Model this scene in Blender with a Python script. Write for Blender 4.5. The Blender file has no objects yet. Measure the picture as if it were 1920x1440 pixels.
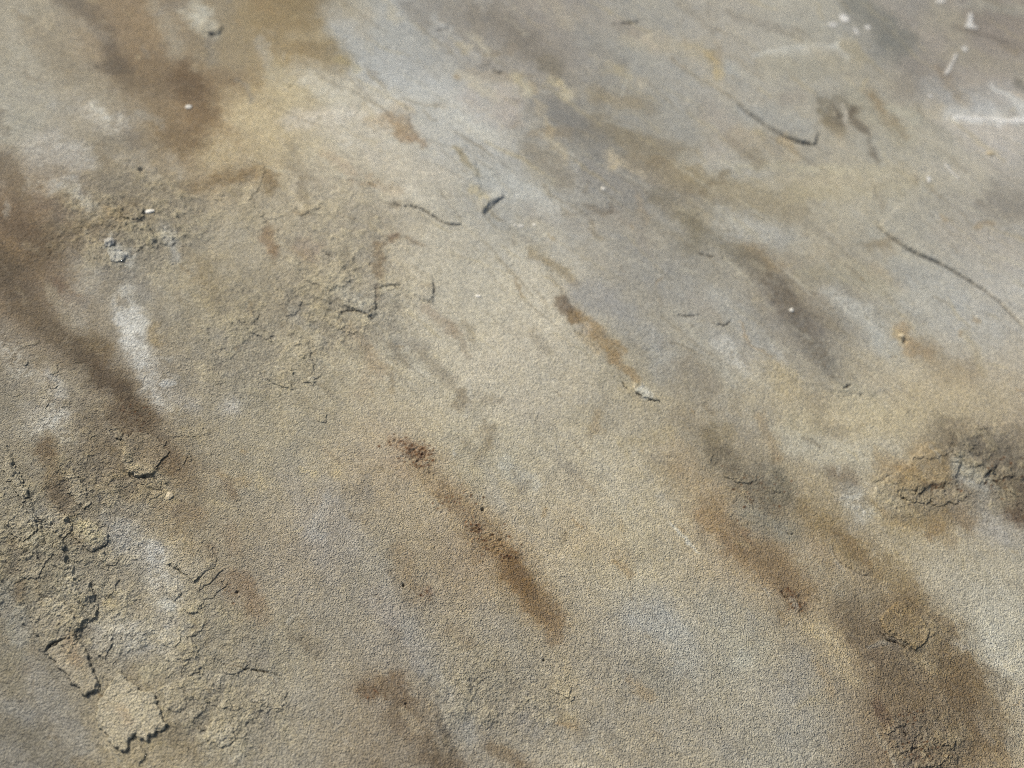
import bpy, math, random
import numpy as np
from mathutils import Matrix, Vector

# ------------------------------------------------------------------ camera, light, exposure
LENS, PITCH, ROLL, DIST = 30.0, math.radians(50), math.radians(14), 0.200
W, H = 1920.0, 1440.0
FPX = W * LENS / 36.0
scene = bpy.context.scene
cam_d = bpy.data.cameras.new('camera')
cam = bpy.data.objects.new('camera', cam_d)
scene.collection.objects.link(cam)
cam_d.lens = LENS
cam_d.sensor_width = 36.0
cam_d.clip_start = 0.005
cam_d.clip_end = 50.0
R3 = Matrix.Rotation(math.pi / 2 - PITCH, 3, 'X') @ Matrix.Rotation(ROLL, 3, 'Z')
C0 = Vector((0, -DIST * math.cos(PITCH), DIST * math.sin(PITCH)))
cam.matrix_world = Matrix.Translation(C0) @ R3.to_4x4()
cam_d.dof.use_dof = True
cam_d.dof.focus_distance = 0.166
cam_d.dof.aperture_fstop = (LENS / 1000.0) / 0.0020
scene.camera = cam
scene.cycles.use_denoising = False
scene.cycles.pixel_filter_type = 'BLACKMAN_HARRIS'
scene.cycles.filter_width = 0.9

SUN_AZ, SUN_EL = math.radians(152), math.radians(35)      # azimuth measured from +X towards +Y
world = bpy.data.worlds.new('World')
scene.world = world
world.use_nodes = True
wn = world.node_tree.nodes; wl = world.node_tree.links
wn.clear()
sky = wn.new('ShaderNodeTexSky')
sky.sky_type = 'NISHITA'
sky.sun_disc = False
sky.dust_density = 4.0
sky.ozone_density = 0.6
sky.sun_elevation = SUN_EL
sky.sun_rotation = math.pi / 2 - SUN_AZ
bg = wn.new('ShaderNodeBackground'); bg.inputs['Strength'].default_value = 0.11
wo = wn.new('ShaderNodeOutputWorld')
wl.new(sky.outputs[0], bg.inputs[0]); wl.new(bg.outputs[0], wo.inputs[0])
sd = bpy.data.lights.new('sun', 'SUN')
sd.energy = 4.7
sd.angle = math.radians(12)
sd.color = (1.0, 0.95, 0.86)
sun = bpy.data.objects.new('sun', sd)
scene.collection.objects.link(sun)
tosun = Vector((math.cos(SUN_EL) * math.cos(SUN_AZ), math.cos(SUN_EL) * math.sin(SUN_AZ), math.sin(SUN_EL)))
sun.rotation_euler = tosun.to_track_quat('Z', 'Y').to_euler()
sun.location = (-0.3, 0.3, 0.4)
vs = scene.view_settings
vs.view_transform = 'Standard'; vs.look = 'None'; vs.gamma = 1.0; vs.use_curve_mapping = False
vs.exposure = 0.0
# light received by a level patch per unit albedo (measured): used to turn the seen colour into the rock's own colour
GAIN = np.array([1.20, 1.175, 1.17])

# ------------------------------------------------------------------ noise (mm coordinates on the slab)
rng = np.random.RandomState(7)
PERM = rng.permutation(1024)
PERM = np.concatenate([PERM, PERM])
ANG = rng.rand(1024) * 2 * np.pi
GX, GY = np.cos(ANG).astype(np.float32), np.sin(ANG).astype(np.float32)
VAL = rng.rand(1024).astype(np.float32)

def perlin(x, y, seed=0):
    xi = np.floor(x).astype(np.int64); yi = np.floor(y).astype(np.int64)
    xf = (x - xi).astype(np.float32); yf = (y - yi).astype(np.float32)
    u = xf * xf * xf * (xf * (xf * 6 - 15) + 10); v = yf * yf * yf * (yf * (yf * 6 - 15) + 10)
    xi = (xi + seed * 57) & 1023; yi = (yi + seed * 131) & 1023
    x1 = (xi + 1) & 1023; y1 = (yi + 1) & 1023
    def g(a, b, dx, dy):
        h = PERM[PERM[a] + b]
        return GX[h] * dx + GY[h] * dy
    a = g(xi, yi, xf, yf); b = g(x1, yi, xf - 1, yf)
    c = g(xi, y1, xf, yf - 1); d = g(x1, y1, xf - 1, yf - 1)
    return (a + u * (b - a)) * (1 - v) + (c + u * (d - c)) * v

def fbm(x, y, wl, octaves=4, seed=0, gain=0.5):
    s = 0; a = 1.0; t = 0; f = 1.0 / wl
    for k in range(octaves):
        s = s + a * perlin(x * f + 13.7 * k, y * f - 7.3 * k, seed + k * 5)
        t += a; a *= gain; f *= 2.03
    return s / t * 1.7

def sstep(a, b, x):
    t = np.clip((x - a) / (b - a), 0, 1)
    return t * t * (3 - 2 * t)

# ------------------------------------------------------------------ survey chart: chart units <-> slab (metres)
RM = np.array(R3); CC = np.array(C0)
def to_slab(px, py):
    dx = (px - W / 2) / FPX; dy = (H / 2 - py) / FPX
    d = [RM[i, 0] * dx + RM[i, 1] * dy - RM[i, 2] for i in range(3)]
    t = -CC[2] / d[2]
    return CC[0] + t * d[0], CC[1] + t * d[1]

# ------------------------------------------------------------------ the rock's own colours (as seen in even light, sRGB)
BX = [80, 240, 400, 560, 720, 880, 1040, 1200, 1360, 1520, 1680, 1840]
BY = [80, 240, 400, 560, 720, 880, 1040, 1200, 1360]
BASE = '''140,131,113 125,108,85 130,117,95 138,120,88 150,148,140 140,135,126 135,128,118 142,138,128 148,142,130 148,144,132 135,130,121 135,126,115
145,138,123 128,117,98 140,118,88 160,147,120 165,158,142 158,155,147 138,133,122 135,131,121 145,139,126 148,141,126 150,143,127 160,153,142
118,101,80 140,128,106 150,138,115 157,146,124 160,150,130 155,150,137 150,146,136 130,125,114 142,134,117 150,142,124 153,147,132 143,137,125
110,96,78 138,130,114 137,127,106 147,136,114 160,150,129 165,157,138 163,155,137 138,133,122 142,136,123 128,120,107 150,144,129 156,151,140
125,116,99 118,107,90 140,131,112 147,137,115 157,147,125 162,153,132 158,149,128 148,138,116 146,139,124 142,135,120 155,147,130 155,144,124
122,113,95 115,101,79 133,123,103 143,133,112 148,134,111 155,145,122 158,148,126 157,147,125 138,126,104 145,135,115 148,136,112 125,113,94
128,119,98 140,130,110 133,122,101 137,127,110 140,130,110 142,126,102 150,138,115 153,143,120 148,134,110 140,124,99 150,138,114 152,143,123
128,119,101 140,130,109 137,128,108 138,129,110 137,128,112 140,130,110 140,129,108 143,136,121 143,136,119 140,128,106 128,112,88 152,145,127
120,114,102 140,128,104 138,128,107 140,131,113 130,118,99 133,124,108 140,131,113 140,131,113 143,135,117 140,133,117 120,104,82 145,133,110'''
BASE = np.array([[[float(v) for v in c.split(',')] for c in r.split()] for r in BASE.split('\n')])

def cubic_axis(c, xs):
    c = np.array(c, float)
    t = np.clip((xs - c[0]) / (c[1] - c[0]), -0.5, len(c) - 0.5)
    i = np.floor(t).astype(int); f = t - i
    n = len(c)
    w = [(-0.5 * f + f**2 - 0.5 * f**3), (1 - 2.5 * f**2 + 1.5 * f**3), (0.5 * f + 2 * f**2 - 1.5 * f**3), (-0.5 * f**2 + 0.5 * f**3)]
    M = np.zeros((len(xs), n))
    for k in range(4):
        np.add.at(M, (np.arange(len(xs)), np.clip(i + k - 1, 0, n - 1)), w[k])
    return M

# stains: (points 'x,y[,radius] ...', radius, colour, opacity, softness 0..1, raggedness 0..1)
STAINS = []
def S(pts, r, col, op=0.7, soft=0.8, rag=0.5, tex=0.0):
    P = []
    for q in pts.split():
        v = [float(t) for t in q.split(',')]
        P.append((v[0], v[1], v[2] if len(v) > 2 else r))
    STAINS.append((P, col, op, soft, rag, tex))

DKB = (84, 70, 48); BRN = (110, 88, 62); RST = (118, 88, 54); OCH = (160, 132, 86); YEL = (176, 156, 112)
GRY = (150, 147, 140); BLU = (158, 160, 158); LIL = (140, 133, 130); PAL = (186, 180, 168); CRM = (176, 164, 138)
OLV = (112, 104, 82); DGR = (106, 102, 94); WHT = (214, 212, 206)
# --- top left
S('0,20 90,120 200,180', 40, (158, 150, 132), .45, 1, .6)
S('60,60 130,130', 30, (132, 114, 88), .4, 1, .6)
S('110,-10 180,30 215,100 225,135', 22, (96, 84, 72), .65, .9, .8)
S('150,0 190,30', 20, (104, 94, 82), .5, .9, .8)
S('200,20 260,50 270,80', 40, (140, 116, 84), .6, .9, .6)
S('205,130 240,120', 16, (88, 76, 64), .6, .9, .8)
S('290,10 320,60 330,100', 22, (156, 150, 134), .6, .8, .7)
S('370,10 380,50 400,60', 20, (172, 170, 156), .7, .7, .6)
S('520,0 580,20 600,80', 50, (142, 116, 76), .65, .7, .7)
S('440,60 480,90 540,60', 40, (148, 130, 98), .5, 1, .7)
S('490,80 505,130 530,150', 16, (164, 156, 142), .7, .8, .7)
S('260,120 330,150 390,170 430,160', 36, (116, 92, 64), .7, 1, .7)
S('350,140 360,190 385,230 370,270', 36, (112, 86, 56), .75, 1, .7)
S('220,150 290,180 330,260', 26, (124, 102, 72), .55, 1, .7)
S('240,140 300,140', 24, (140, 116, 82), .5, 1, .7)
S('380,110 430,120 460,110', 22, (150, 134, 104), .6, 1, .7)
S('430,190 480,230 460,280 400,290', 48, (170, 150, 112), .75, .8, .7)
S('520,140 545,190', 36, (172, 158, 122), .6, .8, .6)
S('480,270 520,230', 30, (178, 160, 122), .5, .9, .7)
S('480,20 560,60', 26, (150, 124, 82), .5, .9, .7)
S('0,160 40,190 30,230', 36, (146, 142, 128), .5, 1, .7)
S('165,210 200,230 240,240', 28, (170, 162, 150), .6, .8, 1)
S('180,195 190,215', 14, (190, 188, 178), .6, .8, 1)
S('60,260 120,280 150,300', 34, (154, 148, 140), .6, 1, .8)
S('100,350 140,345 155,375 170,385', 16, (178, 176, 168), .7, .8, 1)
S('240,250 260,270', 16, (118, 106, 92), .6, .9, .9)
S('225,300 260,305 290,330', 18, (160, 152, 140), .5, .8, 1)
S('320,290 340,330', 15, (170, 162, 146), .5, .8, 1)
S('0,300 20,330 40,370', 26, (104, 84, 58), .6, .9, .8)
S('0,400 40,420 70,450 100,440', 34, (98, 76, 52), .7, .9, .8)
S('100,430 150,430 210,420 240,390', 24, (138, 112, 72), .65, .9, .8)
S('0,480 50,490 100,460', 30, (94, 76, 50), .6, .9, .8)
S('80,380 110,400', 18, (120, 98, 80), .5, .9, .8)
S('410,335 450,330 500,320 510,350', 17, (132, 100, 56), .75, .9, .8)
S('400,340 350,355', 12, (124, 98, 62), .6, .9, .8)
S('460,345 455,380', 9, (196, 176, 136), .6, .8, .9)
S('460,390 480,400', 20, (176, 158, 120), .5, .9, .8)
S('560,220 600,230 640,215', 26, (190, 178, 160), .6, .9, .7)
S('580,150 620,170 640,190', 32, (176, 172, 156), .55, .9, .6)
S('500,440 510,470', 16, (140, 100, 66), .5, .9, .8)
S('555,470 590,480', 14, (140, 110, 86), .4, .9, .8)
# --- bluish grey band, upper middle
S('620,30 650,100 700,120 760,130', 42, (150, 151, 147), .7, .9, .5)
S('650,60 720,110 780,150 850,170', 34, (162, 164, 162), .6, .9, .5)
S('560,10 600,60 640,115', 20, (146, 124, 84), .55, .5, .6)
S('640,110 672,128', 10, (176, 158, 104), .8, .6, .7)
S('690,30 680,50', 20, (160, 146, 122), .5, .9, .7)
S('780,190 850,210 900,230', 30, (178, 176, 166), .5, .9, .6)
S('790,210 830,250 880,290 920,330', 36, (158, 158, 150), .55, .9, .6)
S('690,340 725,350 745,355', 12, (160, 128, 88), .7, .8, .8)
S('850,280 885,310 895,325', 9, (150, 132, 92), .85, .6, .8)
S('888,355 905,370', 11, (174, 158, 118), .8, .6, .7)
S('640,250 700,300 760,320 840,340', 40, (166, 156, 136), .45, 1, .7)
S('800,0 860,30 940,60 990,80', 36, (128, 120, 110), .65, .9, .6)
S('760,10 800,50', 18, (126, 118, 108), .6, .9, .6)
S('930,20 990,90 1040,120', 26, (124, 114, 100), .55, .9, .6)
S('810,30 840,60 900,110', 7, (176, 176, 170), .5, .9, .7)
S('1020,115 1040,135', 20, (118, 108, 88), .6, .9, .6)
S('970,145 990,165', 13, (178, 164, 128), .6, .9, .6)
S('870,130 900,138 960,150', 12, (150, 132, 106), .6, .9, .7)
S('940,180 960,200', 26, (166, 150, 142), .5, 1, .6)
S('1010,190 1050,215 1090,240', 24, (120, 116, 112), .7, .9, .6)
S('1060,235 1110,260 1110,290', 28, (124, 120, 114), .6, .9, .6)
S('1130,180 1180,185 1230,200', 22, (128, 114, 90), .55, .9, .7)
S('1100,250 1160,250 1240,280 1300,300', 24, (130, 114, 86), .6, .9, .7)
S('1140,290 1150,310', 13, (184, 164, 128), .7, .9, .8)
S('1180,300 1230,330 1290,360', 26, (138, 118, 88), .55, .9, .7)
S('990,280 1040,310 1060,340', 24, (126, 112, 90), .55, .9, .7)
S('900,320 960,350 1010,380', 30, (164, 166, 158), .55, .9, .6)
S('1110,330 1170,360 1240,390', 34, (132, 128, 122), .6, .9, .6)
S('930,390 970,420 1000,440', 26, (140, 140, 134), .5, .9, .6)
S('1090,60 1140,80 1180,90', 30, (138, 138, 130), .5, .9, .6)
S('1050,20 1160,60', 22, (150, 142, 130), .5, .9, .6)
S('1190,60 1240,80', 24, (166, 150, 126), .5, 1, .6)
S('1170,170 1185,115', 5, (172, 170, 160), .5, .8, .6)
S('1205,155', 13, (170, 156, 130), .7, .9, .6)
S('1250,190 1280,240', 30, (142, 142, 136), .5, .9, .6)
# --- top right
S('1300,20 1360,60 1420,90', 30, (158, 152, 140), .45, .9, .6)
S('1420,100 1500,92 1570,88', 8, (182, 182, 172), .7, .9, .7)
S('1570,85 1590,108', 7, (192, 192, 182), .85, .7, .6)
S('1500,10 1560,20', 30, (152, 144, 128), .4, 1, .6)
S('1600,10 1660,50 1700,80', 32, (120, 118, 108), .6, .8, .6)
S('1660,90 1640,110', 24, (124, 124, 114), .5, .9, .6)
S('1640,0 1720,60 1790,110', 14, (154, 142, 130), .6, .8, .6)
S('1700,120 1760,140 1700,160', 36, (134, 124, 116), .6, .9, .6)
S('1760,20 1800,50', 26, (150, 142, 122), .6, .9, .6)
S('1820,40 1920,60', 34, (130, 120, 110), .6, .9, .6)
S('1820,10 1920,20', 14, (144, 144, 132), .6, .9, .6)
S('1780,100 1850,120 1920,130', 22, (142, 134, 116), .6, .9, .6)
S('1320,150 1350,160', 14, (172, 158, 128), .5, .9, .7)
S('1350,120 1400,150', 24, (146, 146, 138), .5, .9, .6)
S('1440,120 1500,130 1600,120', 26, (150, 142, 120), .5, .9, .6)
S('1400,210 1450,220 1510,240', 26, (146, 148, 144), .7, .8, .5)
S('1470,185 1500,180', 16, (138, 128, 118), .6, .9, .6)
S('1550,225 1570,235', 14, (128, 108, 78), .7, .9, .8)
S('1582,195 1590,245', 4, (172, 162, 148), .9, .7, .5)
S('1600,170 1660,220 1700,260', 28, (146, 140, 118), .5, .9, .6)
S('1740,160 1800,190 1850,190', 22, (150, 150, 148), .6, .9, .6)
S('1770,180 1800,170 1900,160', 14, (142, 140, 138), .5, .9, .6)
S('1860,160 1890,180 1920,195', 8, (176, 176, 172), .7, .8, .6)
S('1780,210 1850,205 1920,210', 16, (172, 174, 172), .8, .9, .5)
S('1790,222 1830,224 1880,226 1930,224', 7, (206, 206, 202), .85, .6, .5)
S('1910,155 1925,165', 10, (78, 80, 70), .7, .8, .6)
S('1700,210 1740,230 1780,260', 14, (140, 136, 122), .6, .9, .6)
S('1670,200 1720,220', 10, (172, 168, 146), .6, .9, .6)
S('1290,330 1380,340 1500,360', 22, (140, 124, 92), .55, .9, .7)
S('1500,320 1580,318 1660,316', 12, (172, 162, 134), .55, .9, .7)
S('1280,300 1360,315 1440,330', 16, (162, 160, 152), .55, .9, .6)
S('1500,350 1560,355', 22, (160, 146, 112), .5, .9, .7)
S('1640,350 1650,390', 10, (140, 126, 104), .5, .9, .7)
S('1540,330 1600,340', 20, (168, 156, 128), .5, .9, .7)
S('1850,380 1920,400', 24, (130, 122, 112), .65, .9, .6)
S('1700,290 1790,280', 26, (154, 150, 136), .4, .9, .6)
S('1360,400 1420,420 1480,440', 30, (148, 148, 142), .55, .9, .6)
S('1290,400 1320,450 1290,470', 20, (120, 112, 92), .5, .9, .7)
# --- left bank of stains
S('0,500,34 30,560,30 90,620,22 160,670,24 220,730,26 270,780,22', 25, DKB, .66, .9, .8)
S('150,650 200,720 250,760', 18, (74, 58, 42), .55, .9, .8)
S('0,510 40,540', 30, (88, 74, 58), .5, .9, .8)
S('170,640 200,660', 26, (104, 84, 54), .8, .9, .8)
S('110,530 140,560', 18, (104, 78, 60), .5, .9, .8)
S('140,500 170,500 160,540', 24, (164, 160, 148), .6, .9, 1)
S('90,540 120,590 130,610', 16, (152, 142, 120), .6, .9, 1)
S('200,510 260,520 270,545', 20, (124, 118, 110), .6, .9, .8)
S('235,560 245,600 250,650 265,690', 26, (166, 166, 162), .75, .8, 1)
S('225,600 240,640', 12, (188, 190, 188), .6, .8, 1)
S('290,620 300,650', 12, (156, 130, 84), .55, .8, 1)
S('205,455 225,475 240,480', 17, (196, 194, 184), .85, .7, 1)
S('195,455', 10, (202, 198, 190), .8, .6, 1)
S('310,440 330,470', 13, (172, 174, 168), .6, .8, 1)
S('340,465 370,500 385,530', 16, (150, 132, 102), .6, .9, .9)
S('380,500 400,560', 20, (144, 126, 90), .6, .9, .9)
S('370,565 400,580', 14, (168, 150, 108), .5, .8, 1)
S('260,400 280,410', 17, (170, 148, 104), .6, .8, 1)
S('270,430 285,455', 12, (174, 158, 116), .7, .8, 1)
S('90,700 110,740', 14, (176, 172, 166), .65, .9, 1)
S('70,800 110,790', 18, (172, 166, 158), .55, .9, 1)
S('0,620 40,670 30,720', 30, (134, 126, 114), .4, 1, .6)
S('270,730 300,760', 20, (158, 154, 150), .6, .9, .9)
S('310,720 320,728', 9, (176, 178, 176), .7, .7, 1)
S('430,765', 17, (164, 156, 154), .6, .8, 1)
S('230,790 260,820 290,860', 30, (102, 84, 62), .75, .9, .8)
S('300,850 330,870', 26, (118, 90, 60), .6, .9, .8)
S('90,840 100,900 120,950', 24, (112, 90, 62), .8, .8, .8)
S('100,860 110,930', 12, (98, 74, 50), .5, .9, .8)
S('0,740 60,780', 30, (124, 114, 94), .4, 1, .6)
S('225,820 232,850', 8, (162, 146, 112), .6, .7, .9)
S('245,870 262,890', 12, (156, 140, 104), .6, .7, .9)
S('318,930', 11, (178, 156, 110), .9, .7, .9)
S('335,960 370,970', 22, (128, 104, 74), .6, .9, .8)
S('430,910 440,930', 13, (118, 96, 72), .6, .9, .8)
S('0,920 30,960 60,1000', 34, (136, 126, 102), .5, 1, .9)
S('80,960 100,980', 22, (156, 150, 140), .6, .9, .9)
S('40,1020 20,1060 50,1060', 28, (118, 102, 76), .55, .9, .9)
S('150,990 170,1000 190,1010', 24, (186, 170, 122), .8, .7, 1)
S('188,1045 195,1055', 8, (190, 176, 138), .7, .7, .9)
S('220,1000 250,1020 290,1040', 34, (150, 147, 142), .6, .9, .8)
S('340,1000 360,1030', 26, (132, 110, 76), .6, .9, .8)
S('395,1035', 16, (120, 98, 74), .5, .9, .8)
S('445,1090 470,1110 480,1140', 22, (134, 106, 76), .6, .9, .8)
S('430,1000 440,1030', 20, (138, 116, 90), .5, .9, .8)
S('205,1130', 15, (168, 146, 100), .65, .8, .9)
S('0,1110 20,1150 40,1190', 30, (150, 152, 144), .6, .8, .5)
S('0,1190 30,1230', 26, (128, 122, 102), .4, 1, .6)
S('40,1100 35,1130', 10, (120, 94, 60), .65, .8, .9)
S('200,1190 220,1210 260,1190', 34, (158, 154, 150), .6, .9, .9)
S('310,1130 325,1140', 12, (172, 174, 164), .6, .8, 1)
S('150,1100 130,1120', 20, (150, 144, 134), .5, .9, .9)
S('130,1200 140,1215 145,1240', 16, (150, 112, 72), .75, .8, .9)
S('110,1225 130,1260', 14, (162, 142, 108), .6, .9, .9)
S('60,1260 100,1310 130,1360 160,1400', 30, (134, 130, 122), .6, 1, .6)
S('0,1240 20,1280', 26, (124, 114, 88), .5, 1, .6)
S('0,1350 60,1390 100,1430', 34, (116, 106, 84), .5, 1, .7)
S('0,1310 50,1330', 16, (134, 132, 126), .5, 1, .7)
S('230,1335 240,1350', 15, (158, 124, 84), .7, .8, .9)
S('250,1320 280,1350', 22, (170, 158, 126), .6, .9, .9)
S('200,1325', 13, (162, 138, 96), .5, .9, .9)
S('320,1380 350,1410', 34, (118, 102, 76), .5, 1, .9)
S('420,1380 440,1400', 20, (160, 152, 134), .5, .9, 1)
S('530,1370 550,1390', 20, (166, 152, 122), .4, .9, .9)
S('300,1250 280,1260', 18, (168, 156, 118), .5, .9, .9)
S('250,1250 260,1290', 14, (120, 104, 78), .4, .9, .9)
S('460,1230 500,1240', 18, (132, 124, 114), .5, .9, .8)
# --- centre
S('700,560 770,600 880,640 980,680', 60, (172, 163, 143), .4, 1, .5)
S('820,470 900,520 1000,560 1040,620', 60, (174, 165, 145), .45, 1, .5)
S('700,460 745,450', 9, (122, 96, 66), .6, .8, .8)
S('707,462 715,490 707,520', 12, (140, 112, 76), .8, .7, .8)
S('740,445', 9, (118, 92, 74), .7, .7, .8)
S('765,450 785,460', 7, (134, 112, 84), .6, .8, .8)
S('703,540 706,565', 8, (140, 112, 86), .5, .8, .8)
S('640,545 665,560 690,585', 20, (176, 170, 150), .65, .7, .8)
S('660,620 680,640 710,690', 18, (158, 132, 98), .6, .9, .8)
S('690,700 680,740', 16, (158, 136, 106), .4, .9, .8)
S('745,650 790,690', 22, (172, 168, 152), .4, 1, .7)
S('800,580 830,600 850,625', 13, (150, 130, 108), .6, .9, .8)
S('840,600 860,640 880,670', 9, (140, 122, 98), .5, .9, .8)
S('960,650 1000,640 1060,660', 50, (170, 159, 136), .4, 1, .6)
S('1000,475 1030,490 1055,505 1080,530', 13, (144, 122, 84), .7, .8, .7)
S('1030,520 1055,545', 10, (154, 136, 104), .5, .8, .8)
S('1050,565 1068,580 1080,598', 13, (106, 86, 66), .85, .8, .7)
S('1080,590 1110,620 1140,650 1155,665', 16, (156, 122, 74), .8, .6, .7)
S('1160,670 1175,690 1190,705', 12, (158, 126, 82), .7, .7, .8)
S('1090,630 1120,660', 12, (168, 142, 102), .5, .9, .8)
S('1085,615 1100,620', 8, (172, 158, 140), .6, .8, .9)
S('1200,725 1215,740', 11, (182, 180, 168), .85, .6, .7)
S('1085,545 1130,560 1160,580', 30, (138, 134, 132), .7, .9, .5)
S('1170,600 1220,640 1250,690', 34, (140, 138, 132), .6, .9, .5)
S('1230,640 1240,700', 26, (148, 148, 142), .5, 1, .5)
S('1200,500 1250,520 1300,560', 36, (144, 142, 136), .45, 1, .6)
S('1100,470 1160,520', 26, (144, 136, 122), .5, 1, .6)
S('960,440 1020,470', 22, (150, 140, 118), .5, 1, .7)
S('1000,400 1100,420 1180,410', 26, (142, 134, 122), .5, 1, .7)
S('900,440 860,470', 30, (168, 158, 138), .4, 1, .6)
S('890,750 900,800 930,840', 26, (148, 138, 118), .4, 1, .8)
S('980,760 1020,780', 34, (142, 134, 120), .5, 1, .7)
S('1100,740 1160,790 1220,800', 36, (144, 136, 120), .5, 1, .7)
S('880,720 870,780', 7, (178, 172, 158), .5, .8, .8)
S('950,870 970,890 1000,910', 18, (166, 164, 152), .65, .8, .8)
S('640,740 620,760 600,790', 50, (146, 136, 114), .3, 1, .7)
S('735,825 760,835 800,850', 14, (146, 106, 72), .7, .9, .9)
S('775,850 790,865', 16, (118, 80, 52), .55, .9, 1)
S('780,880 820,910 850,940', 24, (160, 134, 96), .7, .9, .8)
S('740,860 760,890', 16, (156, 130, 100), .5, .9, .8)
S('840,930 880,960 900,1000', 26, (146, 116, 78), .7, .9, .9)
S('920,1020 960,1060 975,1090', 27, (128, 96, 56), .85, .9, .7)
S('960,1070 990,1110 1020,1150', 28, (122, 90, 52), .88, .8, .7)
S('950,1050 985,1100', 17, (110, 76, 38), .6, .9, .7)
S('1030,1160 1040,1190', 22, (126, 100, 70), .7, .8, .7)
S('880,1000 900,1040', 24, (142, 118, 86), .6, .9, .8)
S('750,1030 770,1090 790,1120', 24, (138, 114, 84), .55, .9, .8)
S('730,1080 760,1130', 18, (128, 108, 82), .5, .9, .8)
S('800,1110', 12, (126, 92, 74), .4, .9, .8)
S('620,920 650,980 680,1040 720,1100 760,1160', 30, (144, 138, 128), .55, 1, .6)
S('700,1120 760,1180 790,1240', 28, (140, 132, 126), .55, 1, .6)
S('600,940 620,1000', 26, (136, 126, 116), .4, 1, .6)
S('770,1180 800,1230 830,1300 870,1380', 26, (142, 138, 128), .6, .9, .6)
S('880,1330 880,1380', 20, (138, 136, 128), .5, .9, .6)
S('850,1180 880,1210', 16, (132, 112, 84), .45, .9, .8)
S('690,1290 740,1280 760,1310', 24, (116, 92, 66), .75, .8, .8)
S('690,1300', 16, (108, 82, 58), .5, .9, .8)
S('730,1340 770,1370 800,1400 830,1430', 24, (120, 100, 76), .65, .9, .8)
S('820,1340 835,1370 850,1410', 9, (92, 82, 68), .7, .9, .9)
S('800,1420 850,1430', 18, (104, 84, 62), .6, .9, .8)
S('930,1400 960,1420 990,1440', 20, (118, 94, 64), .65, .9, .8)
S('900,1300 960,1280 920,1260', 34, (152, 142, 116), .4, 1, .7)
S('1040,1280 1060,1310', 26, (158, 142, 108), .55, .9, .8)
S('990,1350 1000,1370', 22, (130, 124, 120), .55, .9, .7)
S('960,1220 1000,1260', 30, (156, 150, 136), .4, 1, .7)
S('1050,1350 1090,1370', 20, (124, 106, 80), .4, .9, .8)
S('900,1150 940,1190', 30, (146, 138, 126), .4, 1, .7)
S('1060,900 1100,940', 40, (162, 146, 118), .35, 1, .7)
S('1100,1000 1150,1040', 40, (162, 142, 106), .4, 1, .7)
S('1240,1160 1280,1200 1280,1240', 36, (144, 144, 134), .55, .9, .6)
S('1200,1250 1240,1280', 40, (134, 128, 112), .5, 1, .6)
S('1140,1250 1160,1310', 26, (136, 126, 106), .4, 1, .6)
# --- right
S('1280,780 1320,810', 30, (132, 118, 96), .5, 1, .7)
S('1250,870 1300,910', 34, (152, 132, 98), .55, 1, .7)
S('1270,880', 14, (156, 126, 84), .4, .9, .8)
S('1330,820 1350,850', 22, (120, 102, 72), .6, .9, .9)
S('1350,850 1400,900 1440,940', 26, (116, 108, 90), .5, .9, .9)
S('1440,880 1480,920', 22, (116, 110, 94), .6, .9, .9)
S('1400,960 1440,990 1480,1000', 24, (122, 118, 102), .65, .9, .7)
S('1320,960 1350,990 1370,1010', 26, (150, 116, 76), .7, .9, .8)
S('1380,1020 1430,1060 1480,1090 1500,1110', 34, (132, 102, 66), .75, .9, .7)
S('1400,1000 1410,1015', 10, (150, 96, 56), .6, .9, .9)
S('1340,940 1330,990', 18, (158, 126, 80), .5, .9, .8)
S('1470,1110 1500,1130', 16, (116, 92, 64), .6, .9, .9)
S('1500,950 1540,980 1560,1010 1600,1030', 28, (136, 112, 70), .7, .9, .8)
S('1560,1000 1600,1020 1630,1060', 12, (120, 88, 52), .6, .9, .8)
S('1500,1040 1530,1070', 26, (150, 142, 120), .6, .9, .7)
S('1570,1010 1610,1050', 14, (148, 134, 104), .4, .9, .7)
S('1570,1100 1600,1130 1640,1140', 34, (138, 130, 110), .6, .9, .7)
S('1660,1060 1690,1090 1710,1120', 30, (142, 118, 76), .65, .9, .8)
S('1600,1130 1560,1160', 26, (122, 104, 78), .5, 1, .7)
S('1540,1170 1570,1210 1600,1270', 20, (172, 152, 112), .65, .9, .8)
S('1520,1180 1545,1200', 14, (176, 156, 110), .5, .9, .8)
S('1700,1140 1760,1200 1800,1260 1840,1330', 46, (122, 98, 64), .8, .8, .7)
S('1620,1180 1680,1260 1720,1330 1780,1400', 50, (114, 94, 68), .7, .9, .8)
S('1780,1270 1820,1330 1860,1390', 36, (100, 76, 48), .65, .9, .8)
S('1590,1150 1640,1200 1660,1250', 36, (118, 100, 76), .6, .9, .8)
S('1640,1230 1680,1210', 20, (104, 84, 70), .5, .9, .8)
S('1680,1150 1690,1170', 18, (104, 84, 66), .6, .9, .9)
S('1700,1180 1710,1200', 14, (146, 126, 78), .7, .9, .9)
S('1720,1170 1735,1190', 10, (164, 152, 124), .4, .9, .9)
S('1650,1330 1680,1360', 18, (92, 68, 52), .7, .9, .9)
S('1690,1390 1720,1410 1760,1420', 26, (70, 50, 40), .8, .9, .9)
S('1640,1320 1660,1340', 14, (98, 72, 56), .6, .9, .9)
S('1700,1350 1720,1370', 26, (104, 88, 70), .5, .9, .9)
S('1800,1420 1840,1410 1880,1430', 30, (156, 128, 84), .65, .9, .8)
S('1860,1180 1900,1250', 36, (158, 154, 138), .5, 1, .6)
S('1850,1330 1900,1380', 36, (148, 140, 120), .5, 1, .7)
S('1760,1080 1800,1110 1880,1130', 40, (162, 156, 140), .5, 1, .6)
S('1640,1380 1670,1410 1690,1440', 7, (164, 158, 140), .55, .8, .8)
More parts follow.
